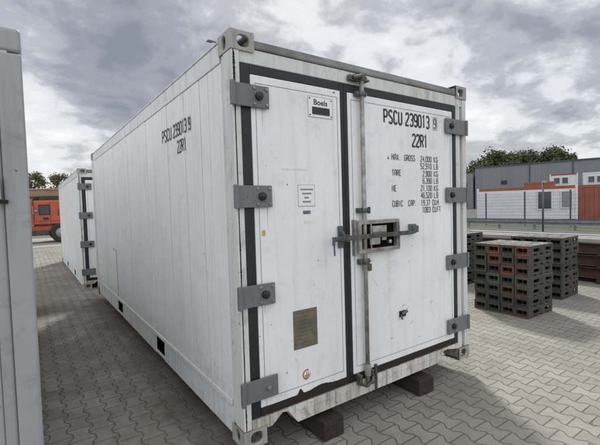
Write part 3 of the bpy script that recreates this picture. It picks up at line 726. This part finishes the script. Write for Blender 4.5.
# ------------------------------------------------------------------ stacked plastic fence feet
def plastic(name, c):
    m, N, L, b = base_mat(name); v = mapped(N, L, (1,1,1))
    col = mix_(N, L, ramp_(N, L, noise_(N, L, v, 7, 7, 0.7), 0.35, 0.7), c, tuple(x*0.55+0.01 for x in c))
    # upward faces painted paler: dust plus the sunlit look of the tops
    g = N.new('ShaderNodeNewGeometry'); s = N.new('ShaderNodeSeparateXYZ'); L.new(g.outputs['Normal'], s.inputs[0])
    up_ = ramp_(N, L, s.outputs[2], 0.6, 0.9)
    to_ = N.new('ShaderNodeTexCoord'); so_ = N.new('ShaderNodeSeparateXYZ'); L.new(to_.outputs['Object'], so_.inputs[0])
    up_ = math_(N, L, 'MULTIPLY', up_, math_(N, L, 'GREATER_THAN', so_.outputs[2], 0.11))
    du = math_(N, L, 'MULTIPLY', up_, ramp_(N, L, noise_(N, L, v, 9, 6), 0.3, 0.6))
    col = mix_(N, L, math_(N, L, 'MULTIPLY', du, 0.85), col, (0.34,0.34,0.32))
    L.new(col, b.inputs['Base Color']); b.inputs['Roughness'].default_value = 0.7
    bump_(N, L, b, noise_(N, L, v, 45, 5), 0.4, 0.004)
    return m
PL = {'dark grey': plastic('dark_grey_plastic', (0.050,0.051,0.045)), 'reddish': plastic('red_brown_plastic', (0.17,0.060,0.035)),
      'brown': plastic('brown_plastic', (0.085,0.052,0.035)), 'greenish grey': plastic('green_grey_plastic', (0.080,0.092,0.062)),
      'charcoal': plastic('charcoal_plastic', (0.033,0.036,0.034))}
BW, BD, BH = 0.686, 0.2, 0.1445
def foot_mesh():
    b = MB(); e = 0.003; t = 0.022
    X0, X1, Y0, Y1, H = e, BW-e, e, BD-e, BH-0.003
    # inner core with recessed walls, near-black to paint the shade in the slots
    b.box(X0+0.055, BW/2-0.01, Y0+t+0.026, Y1-t-0.026, 0.02, H-0.02, 1); b.box(BW/2+0.01, X1-0.032, Y0+t+0.026, Y1-t-0.026, 0.02, H-0.02, 1)
    # long sides: bars around two handle slots, notched foot at the bottom
    for ya, yb in ((Y0, Y0+t), (Y1-t, Y1)):
        b.box(X0, X1, ya, yb, 0.098, H)
        b.box(X0, X0+0.13, ya, yb, 0.052, 0.098); b.box(X0+0.29, BW/2-0.006, ya, yb, 0.052, 0.098)
        b.box(BW/2+0.006, BW/2+0.12, ya, yb, 0.052, 0.098); b.box(BW/2+0.285, X1, ya, yb, 0.052, 0.098)
        b.box(X0, BW/2-0.006, ya, yb, 0.022, 0.052); b.box(BW/2+0.006, X1, ya, yb, 0.022, 0.052)
        for xa, xb in ((X0, X0+0.13), (X0+0.215, BW/2-0.05), (BW/2+0.05, BW/2+0.13), (BW/2+0.215, X1)): b.box(xa, xb, ya, yb, 0.0, 0.022)
    # ends: thick rim, two openings split by a rib
    for xa, xb in ((X0-0.001, X0+0.027), (X1-0.027, X1+0.001)):
        ya, yb = Y0+t, Y1-t
        q = 2 if xa < 0.2 else 0; ya -= 0.008; yb += 0.008
        b.box(xa, xb, ya+.008, yb-.008, 0.104, H, q); b.box(xa, xb, ya+.008, yb-.008, 0.0, 0.030, q)
        b.box(xa, xb, ya+.008, ya+0.012, 0.030, 0.104, q); b.box(xa, xb, yb-0.012, yb-.008, 0.030, 0.104, q)
        b.box(xa+0.034, xb+0.020, BD/2-0.004, BD/2+0.004, 0.034, 0.104, q); b.box(xa+0.025, xb, ya+0.010, yb-0.010, 0.034, 0.048, q)
        b.box(xa-0.0015 if q else xb, xa if q else xb+0.0015, Y0, Y0+t-.004, 0.0, H, q); b.box(xa-0.0015 if q else xb, xa if q else xb+0.0015, Y1-t+.004, Y1, 0.0, H, q)
    # top plate with raised pads and a middle groove
    b.box(X0+0.028, BW/2-0.01, Y0+t, Y1-t, H-0.018, H-0.004); b.box(BW/2+0.01, X1-0.028, Y0+t, Y1-t, H-0.018, H-0.004)
    for xa in (0.09, 0.22, BW/2+0.07, BW/2+0.20): b.box(xa, xa+0.085, Y0+t+0.01, Y1-t-0.01, H-0.0035, H+0.001)
    return b
fb = foot_mesh(); proto = fb.build('fence_foot', [PL['dark grey'], M_dark, PL['dark grey']])
meshes = {}
for k, m in PL.items():
    me = proto.data.copy(); me.materials[0] = m if k not in ('reddish', 'brown', 'greenish grey') else PL['dark grey']; me.materials[2] = m; meshes[k] = me
bpy.data.objects.remove(proto)
ordn = ['top', 'second', 'third', 'fourth', 'fifth', 'sixth', 'bottom']
CN = {'reddish': 'dark grey block with reddish end', 'brown': 'dark grey block with brown end', 'greenish grey': 'dark grey block with greenish end', 'dark grey': 'plain dark grey block', 'charcoal': 'charcoal block'}
def stack(origin, rz, name, colors, cols=4):
    ra = Matrix.Rotation(rz, 4, 'Z')
    for r in range(7):
        for c in range(cols):
            k = colors[c][r]
            o = bpy.data.objects.new('fence_foot', meshes[k]); COL.objects.link(o)
            # column 0 is the one nearest the viewer's right (the near corner)
            off = ra @ Vector((random.uniform(-.012, .012), (cols-1-c)*0.205 + random.uniform(-.0015, .0015), (6-r)*BH))
            o.location = Vector(origin) + off; o.rotation_euler = (0, 0, rz + R(random.uniform(-.8, .8)))
            layer = {'top': 'top layer', 'bottom': 'bottom layer'}.get(ordn[r], ordn[r] + ' layer')
            tag(o, f"{CN[k]}, {layer}, {['first', 'second', 'third', 'last'][c]} column from left, {name}", 'fence foot', 'plastic fence feet piled in stacks')
D, Rr, Bn, Gn, Ch = 'dark grey', 'reddish', 'brown', 'greenish grey', 'charcoal'
stack((4.575, 0.425, GZ), R(-1.5), 'nearest stack',
      [[D, D, D, Ch, D, D, Bn], [Rr, Rr, Ch, Gn, D, Ch, D], [D, D, Rr, D, Bn, D, Bn], [Rr, Bn, Bn, Gn, Bn, Ch, Bn]])
stack((6.03, 0.585, GZ), R(1.5), 'right rear stack', [[D, D, Ch, D, D, D, Ch], [Ch, D, D, D, Ch, D, D], [D, Ch, D, D, D, Gn, D], [D, D, D, Ch, D, D, D]])
stack((5.93, 2.28, GZ), R(-1), 'left rear stack', [[D, D, D, D, Ch, D, D], [D, Ch, D, D, D, D, D], [Ch, D, D, D, D, Ch, D], [D, D, Ch, D, D, D, Ch]])

# ------------------------------------------------------------------ steel and timber piles behind
M_rbeam = plain('rusty_brown_beam', (0.095,0.050,0.035), 0.85, var=0.3, scale=5, bump=0.5, c2=(0.04,0.024,0.018))
M_white = plain('white_coated_beam', (0.33,0.33,0.315), 0.5, var=0.12, scale=4)
M_pale = plain('pale_weathered_board', (0.30,0.30,0.23), 0.8, var=0.2, scale=3)
def hbeam(name, x, y0, y1, z, w_, h, mat, label, cat, grp, rz=0.0):
    b = MB(); t = 0.014; L_ = y1-y0
    b.box(-w_/2, w_/2, 0, L_, 0, t); b.box(-w_/2, w_/2, 0, L_, h-t, h); b.box(-0.008, 0.008, 0, L_, t, h-t)
    o = b.build(name, mat, None, 0.003, loc=(x, y0, z)); o.rotation_euler = (0, 0, rz); tag(o, label, cat, grp); return o
for r in range(3):
    for c in range(4):
        hbeam('steel_beam', 8.0+c*0.33, -2.6+0.05*((c*7+r*3) % 4), 4.1, GZ+0.09+r*0.235, 0.26, 0.21, M_rbeam,
              f'rusty brown steel beam, {("lowest","middle","upper")[r]} layer, {("nearest","second","third","farthest")[c]} from the fence feet', 'beam', 'rusty steel beams piled behind the fence feet')
q = 0
for z in (0.0, 0.300, 0.535):
    for y in (-1.8, 0.6, 2.9):
        b = MB(); hh = 0.086 if z == 0 else 0.022
        b.box(-0.2, 1.36, 0, 0.09, 0, hh); o = b.build('spacer_timber', M_wood, None, 0.003, loc=(7.98, y, GZ+0.002+z))
        tag(o, f'dark spacer timber {("on the ground","between lower beams","between upper beams")[(0.0,0.300,0.535).index(z)]}, {("near","middle","far")[(-1.8,0.6,2.9).index(y)]} end', 'timber', 'spacer timbers in the beam pile'); q += 1
for k, (x, a0, a1, w_) in enumerate(((8.05, -2.7, 3.5, 0.22), (8.42, -2.5, 3.8, 0.26), (8.95, -2.7, 4.0, 0.24))):
    b = MB(); b.box(-w_/2, w_/2, a0, a1, 0, 0.07)
    b.box(-w_/2+.02, w_/2-.02, a0-0.001, a0+.0005, 0.015, 0.055); o = b.build('board', M_white, None, 0.006, loc=(x, 0, GZ+0.09+3*0.235-0.02))
    tag(o, f'white coated board on top of the rusty beams, {("near","middle","far")[k]} one', 'board', 'white boards on the beam pile')
for k, (x, a0, a1, w_, h, m, z, nm, lab) in enumerate(((11.6, 3.6, 7.0, 0.35, 0.24, M_white, 0.10, 'panel_pack', 'flat white panel pack lying behind the fence feet'),
        (13.6, 4.4, 9.5, 0.5, 0.26, M_pale, 0.08, 'board_pack', 'pale greenish board pack lying before the guard rail'),
        (14.6, -3.0, 3.6, 0.5, 0.26, M_gdark, 0.10, 'panel_pack', 'dark grey metal panel pack farther right before the guard rail'),
        (10.3, -2.8, 1.4, 0.35, 0.42, M_white, 0.12, 'panel_pack', 'white panel pack just behind the rusty beams'))):
    b = MB(); n = 4
    for i in range(n): b.box(-w_/2+0.01*(i % 2), w_/2-0.008*(i % 3), a0+0.03*(i % 2), a1-0.04*(i % 3), i*h/n, (i+1)*h/n-0.012)
    for y in (a0+.6, (a0+a1)/2, a1-.6): b.box(-w_/2, w_/2, y, y+.1, -z+.002, -0.001, 1)
    o = b.build(nm, [m, M_wood], None, 0.004, loc=(x, 0, GZ+z)); tag(o, lab, 'panels')

# ------------------------------------------------------------------ guard rail, mesh fence, light pole
M_gr = plain('guard_rail_steel', (0.24,0.26,0.28), 0.5, 0.5, var=0.15, scale=4)
gr = empty('guard_rail', (21.8, 0, GZ)); tag(gr, 'low grey steel guard rail running along the yard edge', 'guard rail')
b = MB(); prof = [(-.02,.22),(.02,.26),(.02,.33),(-.03,.37),(-.03,.40),(.02,.44),(.02,.51),(-.02,.55),(-.035,.55),(.005,.505),(.005,.445),(-.045,.405),(-.045,.365),(.005,.325),(.005,.265),(-.035,.22)]
b.prism(prof, 'y', -6, 26); b.build('rail', M_gr, gr)
for k in range(17): MB().box(0.02, 0.10, -5.6+k*1.95, -5.5+k*1.95, 0, 0.52).build('post', M_gr, gr)
M_fp = plain('fence_post_grey', (0.10,0.12,0.14), 0.5, 0.3)
fe = empty('mesh_fence', (24.4, 0, GZ)); tag(fe, 'grey wire mesh fence with posts in front of the white site office', 'fence')
for k in range(13):
    y = -5.2 + k*2.5
    MB().box(-0.035, 0.035, y-0.035, y+0.035, 0, 2.12).build('post', M_fp, fe)
    if k < 12:
        b = MB()
        for i in range(11): b.box(-0.045, -0.036, y+0.04, y+2.46, 0.06+i*0.195, 0.070+i*0.195)
        for j in range(24): b.box(-0.050, -0.046, y+0.06+j*0.10, y+0.0635+j*0.10, 0.05, 2.03)
        b.build('wire_panel', M_fp, fe)
lp = empty('light_pole', (20.2, 6.95, GZ)); tag(lp, 'thin grey pole with a small white lamp on top, before the site office', 'pole')
MB().tube([(0, 0, 0), (0, 0, 2.42)], 0.045, 10).build('pole', M_fp, lp)
b = MB(); b.box(-0.10, 0.10, -0.14, 0.02, 2.42, 2.52); b.build('lamp_head', M_white, lp, 0.02)

# ------------------------------------------------------------------ site offices and red containers
M_offw = plain('office_white_panel', (0.60,0.62,0.66), 0.5, var=0.06, scale=2)
M_red = plain('orange_red_container_paint', (0.30,0.075,0.042), 0.55, var=0.15, scale=1.5)
M_glass = plain('window_glass', (0.045,0.055,0.065), 0.12, 0.0, var=0.2, scale=2)
M_glass2 = plain('window_blind', (0.22,0.24,0.26), 0.4, var=0.15, scale=4)
M_grey = plain('window_frame_white', (0.62,0.63,0.65), 0.5, var=0.05)
def cabin(name, p0, p1, z0, h, depth, roofc, wallm, label, wins, cat='site office', ribs=False):
    """box cabin whose near long wall runs from p0 (left) to p1 (right)"""
    a = math.atan2(p1[1]-p0[1], p1[0]-p0[0]); Lx = math.hypot(p1[0]-p0[0], p1[1]-p0[1])
    root = empty(name, (p0[0], p0[1], z0), a); tag(root, label, cat)
    b = MB(); b.box(0.06, Lx-0.06, 0.02, depth-0.02, 0.16, h-0.2)
    if ribs:
        n = int(Lx/0.28)
        for i in range(n): b.box(0.1+i*0.28, 0.22+i*0.28, -0.012, 0.018, 0.18, h-0.22)
    else:
        for i in range(5): b.box(0.16, Lx-0.16, 0.012, 0.0195, 0.45+i*0.38, 0.46+i*0.38)
    b.build('wall', wallm, root)
    for x in (0, Lx-0.16):
        for y in (-0.02, depth-0.14): MB().box(x, x+0.16, y, y+0.16, 0, h).build('corner_post', wallm, root, 0.01)
    b = MB(); b.box(0.16, Lx-0.16, -0.016, 0.14, h-0.2, h); b.box(0.16, Lx-0.16, depth-0.16, depth-0.01, h-0.2, h); b.box(0, 0.15, 0.141, depth-0.165, h-0.2, h); b.box(Lx-0.15, Lx, 0.141, depth-0.165, h-0.2, h)
    b.box(0.151, Lx-0.151, 0.141, depth-0.161, h-0.12, h-0.05)
    b.build('roof_frame', roofc, root, 0.01)
    b = MB(); b.box(0.16, Lx-0.16, -0.016, depth, 0.0, 0.16); b.build('base_frame', M_fp if not ribs else wallm, root)
    for (wx, wz, ww, wh, gm) in wins:
        b = MB(); b.frame(wx, wx+ww, wz, wz+wh, .07, .07, .07, .07, -0.05, 0.01); fr_ = b.build('window', M_grey, root)
        MB().box(wx+.07, wx+ww-.07, -0.022, 0.005, wz+.07, wz+wh-.07).build('pane', gm, fr_)
    return root
cabin('site_office', (27.27, 14.66), (30.48, 9.11), GZ, 2.52, 2.4, M_red, M_offw, 'white site office with orange red roof frame behind the mesh fence',
      [(3.95, 0.85, 0.95, 1.35, M_glass), (5.38, 0.90, 0.75, 1.25, M_glass2)])
cabin('red_container', (32.0, 9.6), (35.0, 4.4), GZ, 2.55, 2.4, M_red, M_red, 'orange red container right of the white site office', [], 'shipping container', True)
cabin('red_container', (38.67, 16.57), (39.74, 14.26), GZ, 3.25, 6.0, M_red, M_red, 'orange red container showing above the white office roof', [], 'shipping container', True)
for k, (p0, p1, lab) in enumerate((((59.4, 22.9), (60.65, 19.9), 'white upper cabin with two windows, the left one of the far pair'), ((61.4, 19.5), (62.8, 16.1), 'white upper cabin at right edge with two windows'))):
    cabin('upper_cabin', p0, p1, GZ+3.0, 1.98, 2.4, M_red if k == 0 else M_offw, M_offw, lab, [(0.45, 0.55, 0.8, 0.95, M_glass), (1.4, 0.55, 0.8, 0.95, M_glass)], 'site office')['group'] = 'white upper cabins'
    cabin('red_container', p0, p1, GZ, 2.95, 2.4, M_red, M_red, ('red container carrying the left white upper cabin', 'red container carrying the right white upper cabin')[k], [], 'shipping container', True)

# ------------------------------------------------------------------ grey hall
M_hall = plain('grey_cladding', (0.175,0.185,0.210), 0.6, var=0.05, scale=0.3)
def cladding(name, c, wd, k):
    m, N, L, b = base_mat(name); t = N.new('ShaderNodeTexCoord'); s_ = N.new('ShaderNodeSeparateXYZ'); L.new(t.outputs['Object'], s_.inputs[0])
    q = math_(N, L, 'DIVIDE', s_.outputs[k], wd); wn = N.new('ShaderNodeTexWhiteNoise'); wn.noise_dimensions = '1D'; L.new(math_(N, L, 'FLOOR', q), wn.inputs['W'])
    col = mix_(N, L, wn.outputs['Value'], tuple(x*0.93 for x in c), tuple(x*1.06 for x in c))
    f_ = math_(N, L, 'FRACT', q)
    col = mix_(N, L, math_(N, L, 'MULTIPLY', math_(N, L, 'LESS_THAN', f_, 0.06), 0.35), col, tuple(x*0.5 for x in c))
    col = mix_(N, L, math_(N, L, 'MULTIPLY', ramp_(N, L, noise_(N, L, mapped(N, L, (.8,.8,.12)), 1.2, 6), 0.5, 0.75), 0.3), col, tuple(x*0.6 for x in c))
    L.new(col, b.inputs['Base Color']); b.inputs['Roughness'].default_value = 0.5
    return m
M_hall = cladding('grey_cladding_boards', (0.175,0.185,0.210), 1.1, 1)
M_halld = plain('dark_cladding', (0.060,0.068,0.082), 0.6, var=0.1, scale=0.4)
hall = empty('industrial_hall', (79.0, 0, GZ)); tag(hall, 'long grey industrial hall behind the site offices', 'building')
b = MB()
pts = [(74.6, 43.1), (80.9, 22.0), (86.0, 5.0)]
def wall_seg(b, p, q, z, th=20, m=0):
    p = Vector((p[0]-79, p[1])); q = Vector((q[0]-79, q[1])); d = (q-p).normalized(); n = Vector((-d.y, d.x))
    if n.x < 0: n = -n
    b.prism([tuple(p), tuple(q), tuple(q+n*th), tuple(p+n*th)], 'z', 0, z, m)
wall_seg(b, pts[0], (88.5, -3.0), 8.35)
b.build('wall', M_hall, hall)
b = MB(); 
def strip(b, p, q, z0, z1, off):
    p = Vector((p[0]-79, p[1])); q = Vector((q[0]-79, q[1])); d = (q-p).normalized(); n = Vector((-d.y, d.x))
    if n.x < 0: n = -n
    b.prism([tuple(p-n*off), tuple(q-n*off), tuple(q-n*0.01), tuple(p-n*0.01)], 'z', z0, z1)
strip(b, (74.6, 43.1), (88.5, -3.0), 8.18, 8.42, 0.18); b.build('roof_trim', M_halld, hall)
for t in (0.20, 0.34, 0.5, 0.66):
    b = MB(); x = 74.6+13.9*t; y = 43.1-46.1*t; strip(b, (x, y), (x+0.05, y-0.17), 0.1, 8.1, 0.14); b.build('downpipe', M_halld, hall)
b = MB(); strip(b, (76.0, 38.5), (76.3, 37.5), 4.6, 5.4, 0.08); b.build('vent', M_black, hall)
an = empty('hall_annex', (74, 0, GZ)); tag(an, 'lower dark annex at the left end of the grey hall', 'building')
b = MB(); b.prism([(0.2, 43.4), (12, 47), (9, 57), (-3.2, 53.5)], 'z', 0, 7.2); b.build('wall', M_hall, an)
b = MB(); b.prism([(-0.35, 44.6), (-0.30, 44.4), (-3.0, 52.5), (-3.2, 52.4)], 'z', 0.3, 5.4); 
b.build('door', M_black, an)

# ------------------------------------------------------------------ trees
M_bark = plain('tree_bark', (0.06,0.045,0.032), 0.9, scale=3)
def leafm(name, a, b_):
    m, N, L, b = base_mat(name); g = N.new('ShaderNodeNewGeometry')
    L.new(mix_(N, L, g.outputs['Random Per Island'], a, b_), b.inputs['Base Color']); b.inputs['Roughness'].default_value = 0.7
    return m
M_leaf = leafm('dark_foliage', (0.030,0.050,0.016), (0.085,0.110,0.038))
M_leaf2 = leafm('spring_foliage', (0.085,0.085,0.035), (0.15,0.14,0.065))
def tree(x, y, h, cr_, label, mat, n=5200, leaf=0.34, seed=1, sparse=0.0, crown_base=0.3):
    rnd = random.Random(seed); root = empty('tree', (x, y, GZ)); tag(root, label, 'tree', 'trees behind the yard')
    b = MB(); b.tube([(0,0,0), (0.1,0,h*0.3), (0.0,0.1,h*0.55), (0.1,0,h*0.8)], cr_*0.055, 8, r2=cr_*0.015)
    cl = []
    nb = 26
    for i in range(nb):
        a = rnd.uniform(0, 2*math.pi); zf = rnd.uniform(crown_base+0.08, 0.93); prof = math.sin(math.pi*min(1, max(0.05, (zf-crown_base+0.12)/(1.08-crown_base+0.1))))**0.6
        rr = cr_*prof*rnd.uniform(0.25, 0.85)
        c = Vector((math.cos(a)*rr, math.sin(a)*rr, h*zf)); s_ = cr_*rnd.uniform(0.20, 0.36); cl.append((c, s_))
        st = Vector((0.05, 0, h*max(0.2, zf-0.25)))
        b.tube([st, (st+c)/2+Vector((0, 0, -0.03*h)), c], cr_*0.02, 5, r2=cr_*0.006)
    b.build('trunk', M_bark, root)
    b = MB()
    for k in range(n):
        c, s_ = cl[rnd.randrange(nb)]
        d = Vector((rnd.gauss(0,1), rnd.gauss(0,1), rnd.gauss(0,0.75))).normalized()*s_*(rnd.random()**0.4)*(1.15 if rnd.random() < .85 else 1.5)
        p = c + d; nn = (d.normalized() + Vector((rnd.uniform(-1,1), rnd.uniform(-1,1), rnd.uniform(-.6,1)))).normalized()
        a1 = nn.orthogonal().normalized(); a2 = nn.cross(a1); l = leaf*rnd.uniform(.5, 1.2); w_ = l*rnd.uniform(.45, .8); ang = rnd.uniform(0, 6.28)
        e1 = a1*math.cos(ang)+a2*math.sin(ang); e2 = nn.cross(e1)
        b.face([p-e1*l, p+e2*w_, p+e1*l, p-e2*w_])
    b.build('crown', mat, root)
    return root
T = [(109.4, 61.7, 13.4, 5.6, 11, 'dark bushy tree at the left end of the hall roof'), (113.1, 59.3, 15.9, 6.4, 12, 'tall dark tree behind the hall, second from left'),
     (116.7, 56.7, 16.4, 6.6, 13, 'tallest dark tree behind the middle of the hall'), (120.1, 54.4, 15.2, 5.4, 14, 'dark tree just right of the tallest one behind the hall'),
     (125.8, 50.6, 16.0, 6.0, 15, 'rounded dark tree behind the hall, right group'), (129.3, 47.9, 14.6, 5.0, 16, 'dark tree at the right end of the group behind the hall'),
     (139.0, 37.6, 15.6, 3.4, 17, 'dark treetop over the hall at the right edge')]
for x, y, h, c, sd_, lab in T: tree(x, y, h, c, lab, M_leaf, seed=sd_, leaf=0.40, n=9000)
tree(0.6, 88.4, 9.6, 3.0, 'thin leafed tree behind the orange lift, left one', M_leaf2, n=3600, leaf=0.20, seed=31)
tree(5.0, 86.1, 9.2, 2.7, 'thin leafed tree behind the orange lift, right one', M_leaf2, n=3000, leaf=0.20, seed=32)
tree(-6.5, 90.0, 9.0, 3.6, 'leafy tree farther left behind the orange lift', M_leaf2, n=2300, leaf=0.20, seed=33)

# ------------------------------------------------------------------ orange telescopic lift
M_or = plain('orange_machine_paint', (0.45,0.085,0.032), 0.4, var=0.15, scale=2)
M_tyre = plain('tyre_rubber', (0.025,0.025,0.026), 0.85, scale=10, bump=0.4)
M_rim = plain('wheel_rim_grey', (0.34,0.33,0.32), 0.5, scale=6)
M_boom = plain('tan_boom_paint', (0.26,0.19,0.13), 0.5, var=0.15, scale=2)
lift = empty('telescopic_lift', (0.35, 24.7, GZ)); tag(lift, 'orange mobile telescopic lift with long tan boom across the lane end', 'lift machine')
b = MB(); b.prism([(-3.6,0.62),(0.55,0.62),(0.80,0.75),(0.80,0.95),(-3.6,0.95)], 'y', -0.75, 0.85); b.build('chassis', M_or, lift, 0.03)
b = MB(); b.prism([(-1.05,1.02),(0.52,1.02),(0.66,1.20),(0.62,2.00),(0.45,2.24),(0.15,2.36),(-1.05,2.36)], 'y', -0.85, 0.1); body = b.build('engine_cover', M_or, lift, 0.06, 3)
b = MB()
for k in range(6): b.box(0.08, 0.42, -0.866, -0.851, 1.50+k*0.07, 1.53+k*0.07)
b.build('louvres', M_black, body)
b = MB(); b.tube([(-1.02, -0.9, 1.25), (-1.02, -0.98, 1.6), (-1.02, -0.98, 2.35)], 0.018, 6); b.build('handrail', M_under, body)
b = MB(); b.box(-1.05, 0.60, -0.80, 0.1, 0.955, 1.015); b.box(-2.4, -0.35, -0.95, -0.76, 0.42, 0.70); b.build('step', M_under, lift, 0.01)
b = MB(); b.box(-0.26, -0.245, -0.862, -0.851, 1.06, 2.30); b.box(-1.05, 0.6, -0.862, -0.851, 1.20, 1.215); b.box(-0.6, -0.35, -0.866, -0.851, 1.28, 1.42); b.build('panel_line', M_black, body)
b = MB(); b.prism([(-3.3,1.0),(-1.07,1.0),(-1.07,2.42),(-1.3,2.46),(-2.3,2.46),(-3.3,1.7)], 'y', -0.85, 0.1); cab = b.build('cab', M_or, lift, 0.04)
b = MB(); b.frame(-0.80, -0.26, 1.56, 2.14, .05, .05, .05, .05, -0.885, -0.852); wf = b.build('window', M_black, body, 0.01)
MB().box(-0.75, -0.31, -0.868, -0.853, 1.61, 2.09).build('pane', M_glass, wf)
b = MB(); b.tube([(-0.93, -0.90, 1.78), (-0.93, -0.851, 1.78)], 0.075, 14); b.build('headlight', M_white, body)
b = MB(); b.box(-3.9, 3.6, -0.05, 0.40, 2.62, 3.02); b.box(3.0, 5.2, 0.02, 0.33, 2.68, 2.96); b.box(-3.9, 3.6, -0.09, -0.052, 2.96, 3.06); boom = b.build('boom', M_boom, lift, 0.02)
b = MB(); b.box(-0.7, 0.5, -0.1, 0.45, 2.37, 2.61); b.tube([(0.3, -0.12, 2.45), (2.6, -0.12, 2.66)], 0.06, 10); b.build('boom_mount', M_under, lift)
def wheel(x, y):
    b = MB(); n = 40; prof = [(0.30,-.16),(0.46,-.17),(0.53,-.13),(0.545,0),(0.53,.13),(0.46,.17),(0.30,.16)]
    rings = []
    for i in range(n):
        a = 2*math.pi*i/n; k = 1.0 + (0.012 if i % 2 else -0.012)
        rings.append([b.bm.verts.new((math.cos(a)*r_*(k if r_ > .5 else 1), yy, math.sin(a)*r_*(k if r_ > .5 else 1))) for r_, yy in prof])
    for i in range(n):
        A, B = rings[i], rings[(i+1) % n]
        for j in range(len(prof)-1): b.bm.faces.new((A[j], A[j+1], B[j+1], B[j]))
    bmesh.ops.recalc_face_normals(b.bm, faces=b.bm.faces)
    wo = empty('wheel', (x, y, 0.545)); wo.parent = lift
    b.build('tyre', M_tyre, wo)
    b = MB(); b.tube([(0, -0.13, 0), (0, 0.13, 0)], 0.305, 28); b.tube([(0, -0.16, 0), (0, -0.131, 0)], 0.13, 16)
    for k in range(8): a = k*math.pi/4; b.tube([(math.cos(a)*.2, -.145, math.sin(a)*.2), (math.cos(a)*.2, -.131, math.sin(a)*.2)], 0.02, 6)
    b.build('rim', M_rim, wo)
for x, y in ((0.22, -0.95), (-2.9, -0.95), (0.22, 1.0), (-2.9, 1.0)): wheel(x, y)
